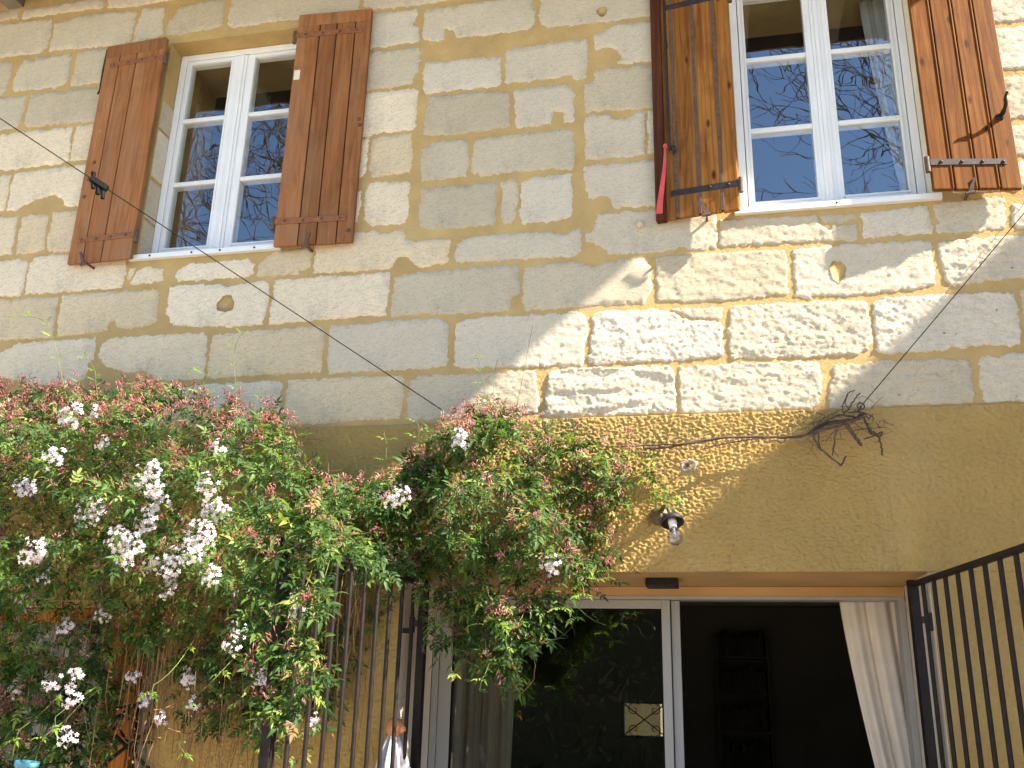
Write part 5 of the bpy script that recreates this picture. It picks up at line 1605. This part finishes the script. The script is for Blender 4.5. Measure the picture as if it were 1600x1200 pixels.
def jasmine(label, masses, flowers, nleaf, nbud, loc, bud_boost, seed, yflower, rail=False):
    rng = np.random.default_rng(seed)
    root = thing('jasmine', label, 'climbing plant', loc)
    P, U = [], []
    for poly, n, y0, T in masses:
        p, u = sample(poly, n, y0, T, rng)
        P.append(p); U.append(u)
    if rail:                                # sprays lying along the top rail of the left gate
        k = 420
        t = rng.uniform(.28, 1.02, k)
        P.append(np.stack([-1.425 - .135 * t + rng.normal(0, .035, k), .03 - 1.33 * t + rng.normal(0, .03, k), 2.15 + .10 * (t - .3) + rng.normal(.01, .045, k)], 1))
        U.append(rng.random(k))
    P = np.concatenate(P); U = np.concatenate(U)
    n = len(P)
    d = np.stack([rng.normal(0, .7, n), rng.normal(-.75, .5, n), rng.normal(-.25, .6, n)], 1)
    up = np.stack([rng.normal(0, .45, n), rng.normal(-.55, .4, n), rng.normal(.8, .35, n)], 1)
    R = frames(n, d, up, rng)
    s = rng.uniform(.5, 1.1, n)
    tint = rng.random(n) ** 1.25 * .95
    # the 300 leaves nearest the viewer are objects of their own
    order = np.argsort(P[:, 1] + rng.uniform(0, .25, n) + np.where(P[:, 0] < -3.55, 9, 0))
    top = order[:300]
    rest = order[300:]
    meshes = [fast_mesh('leaf', V, F, M['leaf']) for V, F in LEAVES]
    for i in top:
        me = meshes[int(rng.integers(0, 3))]
        o = bpy.data.objects.new('leaf', me)
        mw = Matrix(np.vstack([np.hstack([R[i] * s[i], (P[i] - np.array(loc))[:, None]]), [0, 0, 0, 1]]).tolist())
        o.matrix_local = mw
        link(o, root)
    Vs, Fs, Ts = [], [], []
    b = 0
    kind = rng.integers(0, len(LEAVES), len(rest))
    for k, tm in enumerate(LEAVES):
        q = rest[kind == k]
        V, F, t = instance(tm, P[q], R[q], s[q], tint[q])
        Vs.append(V); Fs.append(F + b); Ts.append(t); b += len(V)
    # buds
    m_ = rng.random(n) < 1
    w = np.clip(.45 + .55 * F_cl2(P[:, 0] + 3, P[:, 2] + 1), .06, 1) * np.where(U > .45, 1, .15)
    if bud_boost is not None:
        w = w * bud_boost(P)
    idx = rng.choice(n, size=min(nbud, n), replace=False, p=w / w.sum())
    bp = P[idx] + np.stack([rng.normal(0, .02, len(idx)), -rng.uniform(.02, .07, len(idx)), rng.normal(.02, .02, len(idx))], 1)
    BV, BF, BT = [], [], []
    bb = 0
    spind = np.array([(0, 0, 0), (.45, .042, 0), (.45, -.024, .036), (.45, -.024, -.036), (.78, .085, 0), (.78, -.046, .072), (.78, -.046, -.072), (1, 0, 0)], float)
    spf = np.array([(0, 1, 2), (0, 2, 3), (0, 3, 1), (1, 4, 2), (2, 4, 5), (2, 5, 3), (3, 5, 6), (3, 6, 1), (1, 6, 4), (4, 7, 5), (5, 7, 6), (6, 7, 4)])
    per = 11
    nb_ = len(bp)
    base = np.stack([rng.normal(0, .6, nb_), rng.normal(-.5, .35, nb_), rng.normal(.45, .55, nb_)], 1)
    dd = np.repeat(base, per, 0) + rng.normal(0, .45, (nb_ * per, 3))
    pp = np.repeat(bp, per, 0) + rng.normal(0, .010, (nb_ * per, 3))
    Rb = frames(len(dd), dd, rng.normal(0, 1, (len(dd), 3)), rng)
    sb = rng.uniform(.020, .038, len(dd))
    tb = np.clip(np.repeat(rng.random(nb_), per) * .7 + rng.random(len(dd)) * .3, 0, .98)
    V, F, t = instance((spind, spf), pp, Rb, sb, tb)
    put('buds', fast_mesh('buds', V - np.array(loc), F, M['bud'], attrs={'tint': t}), root, loc)['kind'] = 'stuff'
    # open flowers: five petals on a tube
    pet = []
    pf = []
    for k in range(5):
        a = 2 * math.pi * k / 5
        ca, sa = math.cos(a), math.sin(a)
        b0 = len(pet)
        for (r, h, w_) in ((.0, .0, 0), (.45, .10, .26), (.45, .10, -.26), (.85, .06, .20), (.85, .06, -.20), (1.0, -.04, 0)):
            pet.append((h, r * ca - w_ * sa, r * sa + w_ * ca))
        pf += [(b0, b0 + 2, b0 + 1), (b0 + 1, b0 + 2, b0 + 4), (b0 + 1, b0 + 4, b0 + 3), (b0 + 3, b0 + 4, b0 + 5)]
    b0 = len(pet)
    pet += [(0, .09, 0), (0, -.045, .08), (0, -.045, -.08), (-1.6, .04, 0), (-1.6, -.02, .035), (-1.6, -.02, -.035)]
    pf += [(b0, b0 + 1, b0 + 4), (b0, b0 + 4, b0 + 3), (b0 + 1, b0 + 2, b0 + 5), (b0 + 1, b0 + 5, b0 + 4), (b0 + 2, b0, b0 + 3), (b0 + 2, b0 + 3, b0 + 5)]
    pet = np.array(pet); pf = np.array(pf)
    for fx, fz, nf in flowers:
        ry = P[(np.abs(P[:, 0] - fx) < .07) & (np.abs(P[:, 2] - fz) < .07)][:, 1]
        fy = (np.percentile(ry, 2) - .035) if len(ry) > 5 else yflower
        fy = max(fy, yflower - .16)
        # stay on the same line of sight
        k = (fy + 4.6) / (yflower + 4.6)
        cx, cz = fx * k, 1.6 + (fz - 1.6) * k
        nf = int(nf * 1.8) + 2
        rad = .0092 * math.sqrt(nf) + .010
        q = rng.normal(0, 1, (nf, 3)); q /= np.linalg.norm(q, axis=1, keepdims=True)
        q *= rng.random((nf, 1)) ** .4
        off = q * np.array([rad, rad * .55, rad * 1.05])
        dn = off / rad + np.array([.0, -1.0, .10]) + rng.normal(0, .28, (nf, 3))
        Rf = frames(nf, dn, rng.normal(0, 1, (nf, 3)), rng)
        V, F, t = instance((pet, pf), off, Rf, rng.uniform(.0095, .0135, nf), rng.random(nf) * .95)
        put('flower_cluster', fast_mesh('flower_cluster', V, F, M['petal'], attrs={'tint': t}), root, (cx, fy, cz))
    put('foliage', fast_mesh('foliage', np.concatenate(Vs) - np.array(loc), np.concatenate(Fs), M['leaf'], attrs={'tint': np.concatenate(Ts)}), root, loc)['kind'] = 'stuff'
    return root, P, rng

def boost_left(P):
    return 1 + 5 * np.clip((P[:, 2] - 2.72) / .25, 0, 1) + .9 * np.clip((-3.05 - P[:, 0]) / .4, 0, 1)
def boost_centre(P):
    return 1 + 2.0 * np.clip((P[:, 2] - 2.75) / .2, 0, 1) + 1.8 * np.clip((P[:, 0] + .72) / .25, 0, 1)
jl, PL, rl = jasmine('large jasmine covered in white blossom filling the lower left', [(LEFT_MASS, 9400, .12, .72), (LEFT_BEYOND, 1500, .12, .6), (DRAPE, 620, 1.28, .24), (LOW_FRINGE, 420, .10, .75), (LOW_RIGHT, 130, .3, .5), (LOW_MID, 300, .15, .6), (BEHIND_GATE, 420, .03, .28)], FLOWERS_LEFT, 6200, 1700, (-3.0, -.2, 0.0), boost_left, 5, -.85, True)
jc, PC, rc = jasmine('jasmine clump with few flowers hanging over the left of the doorway', [(CENTRE_MASS, 3700, .03, .48), (BRIDGE_MASS, 1300, .05, .45), (RIGHT_FRINGE, 150, .02, .14), (TAIL, 300, .12, .35)], FLOWERS_CENTRE, 4000, 560, (-1.1, -.1, 0.0), boost_centre, 6, -.5)

def stems(root, loc, P, rng, n, mat, name, rmin, rmax, length, down=.0):
    m = MB()
    for k in range(n):
        i = int(rng.integers(0, len(P)))
        if P[i][1] < -.95 or P[i][0] > -1.62 and P[i][0] < -1.3:
            continue
        p = Vector(P[i]); p.y = p.y * .55
        dvec = Vector((rng.normal(0, .8), rng.normal(0, .25), rng.normal(-down, .5))).normalized()
        pts = [p]
        L = rng.uniform(*length)
        for j in range(7):
            dvec = (dvec + Vector((rng.normal(0, .35), rng.normal(0, .25), rng.normal(-down * .4, .3)))).normalized()
            q = pts[-1] + dvec * L / 7
            q.y = min(q.y, -.02)
            pts.append(q)
        r = rng.uniform(rmin, rmax)
        m.tube(pts, [r * (1 - .5 * j / 7) for j in range(8)], 4, False)
    o = m.build(name, mat, root, loc)
    o['kind'] = 'stuff'
    return o
stems(jl, (-3.0, -.2, 0), PL, rl, 200, M['straw'], 'inner_stems', .0014, .0035, (.2, .45))
stems(jc, (-1.1, -.1, 0), PC, rc, 90, M['straw'], 'inner_stems', .0012, .003, (.12, .28))
stems(jl, (-3.0, -.2, 0), PL, rl, 90, M['stem'], 'green_stems', .0012, .0022, (.2, .5))
stems(jc, (-1.1, -.1, 0), PC, rc, 80, M['stem'], 'green_stems', .0012, .002, (.2, .45))

# dead hanging stalks under the left mass
m = MB()
rr = random.Random(9)
for k in range(620):
    x = rr.uniform(-3.35, -1.66)
    if -3.25 < x < -2.85 and rr.random() < .75:
        continue
    zt = rr.uniform(1.55, 2.45)
    if x > -2.15:
        zt = rr.uniform(1.9, 2.5)
    y = -rr.uniform(.03, .30)
    L = rr.uniform(.25, .75)
    pts = []
    px_, py_, pz_ = x, y, zt
    sx = rr.uniform(-.10, .10)
    for j in range(6):
        pts.append((px_, min(py_, -.02), pz_))
        px_ += sx * L / 5 + rr.uniform(-.02, .02); py_ += rr.uniform(-.015, .02); pz_ -= L / 5 * rr.uniform(.7, 1.1)
    r = rr.uniform(.0010, .0028)
    m.tube(pts, [r] * 5 + [r * .5], 3, False)
o = m.build('dead_stalks', M['straw'], jl, (-3.0, -.2, 0)); o['kind'] = 'stuff'
# small brown dry leaves caught in them
rng = np.random.default_rng(77)
n = 900
pos = np.stack([rng.uniform(-3.4, -1.7, n), -rng.uniform(.03, .34, n), rng.uniform(1.25, 2.35, n)], 1)
V, F = leaflet(.022, .008, .5, .4)
V2, F2, T2 = instance((V, F), pos, frames(n, rng.normal(0, 1, (n, 3)) + np.array([0, -.2, -.8]), rng.normal(0, 1, (n, 3)), rng), rng.uniform(.5, 1.3, n), rng.random(n))
put('dry_leaves', fast_mesh('dry_leaves', V2 - np.array((-3.0, -.2, 0)), F2, M['straw']), jl, (-3.0, -.2, 0))['kind'] = 'stuff'

# single shoots that stand out of, or hang from, the two plants
lm = [fast_mesh('leaf', V * .72, F, M['young_leaf']) for V, F in (LEAVES[1], LEAVES[0], LEAVES[3])]
rs = random.Random(3)
for P_ in SHOOTS:
    left = P_[0][0] < -1.75
    root, loc = (jl, Vector((-3.0, -.2, 0))) if left else (jc, Vector((-1.1, -.1, 0)))
    pts = catmull(P_, 6)
    n = len(pts)
    if P_[-1][2] < P_[0][2] - .08:          # a hanging shoot starts deep in the plant
        for i, p in enumerate(pts):
            p.y *= .35 + .65 * min(1, 1.6 * i / n)
    m = MB(); m.tube(pts, [.0019 * (1.1 - .6 * i / n) for i in range(n)], 5, False)
    m.build('shoot', M['stem'], root, pts[0])
    bare = (P_[0][1] == -.1)
    if bare:
        continue
    k = 3
    while k < n:
        p = pts[k]; t = (pts[min(k + 1, n - 1)] - pts[k - 1]).normalized()
        for s in (-1, 1):
            side = Vector((s * rs.uniform(.6, 1), rs.uniform(-.7, -.1), rs.uniform(-.5, .3)))
            d = (side + t * .5).normalized()
            up = Vector((rs.uniform(-.3, .3), -.5, .8))
            y = up.cross(d).normalized(); z = d.cross(y)
            sc = rs.uniform(.6, 1.05)
            mw = Matrix(((d.x * sc, y.x * sc, z.x * sc, p.x - loc.x), (d.y * sc, y.y * sc, z.y * sc, p.y - loc.y), (d.z * sc, y.z * sc, z.z * sc, p.z - loc.z), (0, 0, 0, 1)))
            o = bpy.data.objects.new('leaf', rs.choice(lm))
            o.matrix_local = mw
            link(o, root)
        k += rs.choice((4, 5, 6))

# ================================================================== surroundings (reflected in the panes, seen from beside)
m = MB(); m.add([(-150, -150, 0), (150, -150, 0), (150, 150, 0), (-150, 150, 0)], [(0, 1, 2, 3)])
gr = m.build('ground', M['paving'], None)
gr['kind'] = 'structure'

wing = thing('side_wing', 'rendered wing that stands forward beyond the right end of the house', 'building', (6.0, -1.5, 0))
WO = (6.0, -1.5, 0)
WZ = 6.38
m = MB(); m.box(4.5, 8.2, -3.0, .6, 0, WZ - .08); m.build('wall', M['stucco'], wing, WO)
m = MB(); m.box(4.47, 8.25, -3.05, .62, WZ - .079, WZ); m.build('roof', M['tile'], wing, WO)

def bare_tree(loc, seed, height, label, lean):
    r = random.Random(seed)
    root = thing('bare_tree', label, 'tree', loc, 'bare trees across the yard')
    trunk = MB(); boughs = MB(); twigs = MB()
    def grow(p, d, L, rad, depth):
        n = 4
        pts = [p]
        dd = d.copy()
        for i in range(n):
            dd = (dd + Vector((r.gauss(0, .16), r.gauss(0, .16), r.gauss(.03, .12)))).normalized()
            pts.append(pts[-1] + dd * L / n)
        rads = [rad * (1 - .45 * i / n) for i in range(n + 1)]
        (trunk if depth == 0 else boughs if depth < 4 else twigs).tube(pts, rads, 8 if depth < 2 else 5 if depth < 4 else 3, False)
        if depth > 1 and p.y > -5.6:
            return
        if depth >= 5 and r.random() < .35:
            return
        if depth >= 7 or (depth > 1 and L < .16):
            return
        kids = 4 if depth < 3 else 3
        for k in range(kids):
            t = r.uniform(.55, 1.0) if k else 1.0
            i = min(n, int(t * n + .5))
            ax = Vector((r.gauss(0, 1), r.gauss(0, 1), r.gauss(.15, .7)))
            nd = (dd + ax.normalized() * r.uniform(.55, .95)).normalized()
            grow(pts[i], nd, L * r.uniform(.58, .80), max(.0085, rads[i] * r.uniform(.50, .70)), depth + 1)
    grow(Vector(loc), Vector(lean).normalized(), height, .26, 0)
    trunk.build('trunk', M['bark'], root, loc)
    boughs.build('boughs', M['bark'], root, loc)
    t = twigs.build('twigs', M['bark'], root, loc)
    t['kind'] = 'stuff'
bare_tree((2.6, -8.4, 0), 4, 5.2, 'bare tree across the yard facing the right window', (-.08, -.03, 1))
bare_tree((-8.6, -9.6, 0), 31, 5.4, 'bare tree across the yard facing the left window', (.05, -.03, 1))

hg = thing('added_hedge', 'unseen leafy screen added across the yard to keep the glass reflections dark', 'added_hedge', (0, -13, 0))  # out of view, added so the door glass reflects something dark
rng = np.random.default_rng(8)
n = 30000
pos = np.stack([rng.uniform(-16, 16, n), -13 + rng.normal(0, .35, n), rng.random(n) ** .8 * 4.2], 1)
V, F = leaflet(.16, .08, .2, .2)
V2, F2, T2 = instance((V, F), pos, frames(n, rng.normal(0, 1, (n, 3)), rng.normal(0, 1, (n, 3)), rng), rng.uniform(.6, 1.4, n), rng.random(n))
put('foliage', fast_mesh('foliage', V2 - np.array((0, -13, 0)), F2, M['added_hedge'], attrs={'tint': T2}), hg, (0, -13, 0))['kind'] = 'stuff'
m = MB()
for k in range(40):
    x = -15.8 + k * .81
    m.tube([(x, -13, 0), (x + .1, -13.05, 1.2), (x, -13, 2.3)], [.04, .03, .012], 6, False)
m.build('stems', M['bark'], hg, (0, -13, 0))

m = MB(); m.box(-16, 16, -13.25, -12.85, 0, 3.9)
m.build('dense_core', M['added_hedge'], hg, (0, -13, 0))
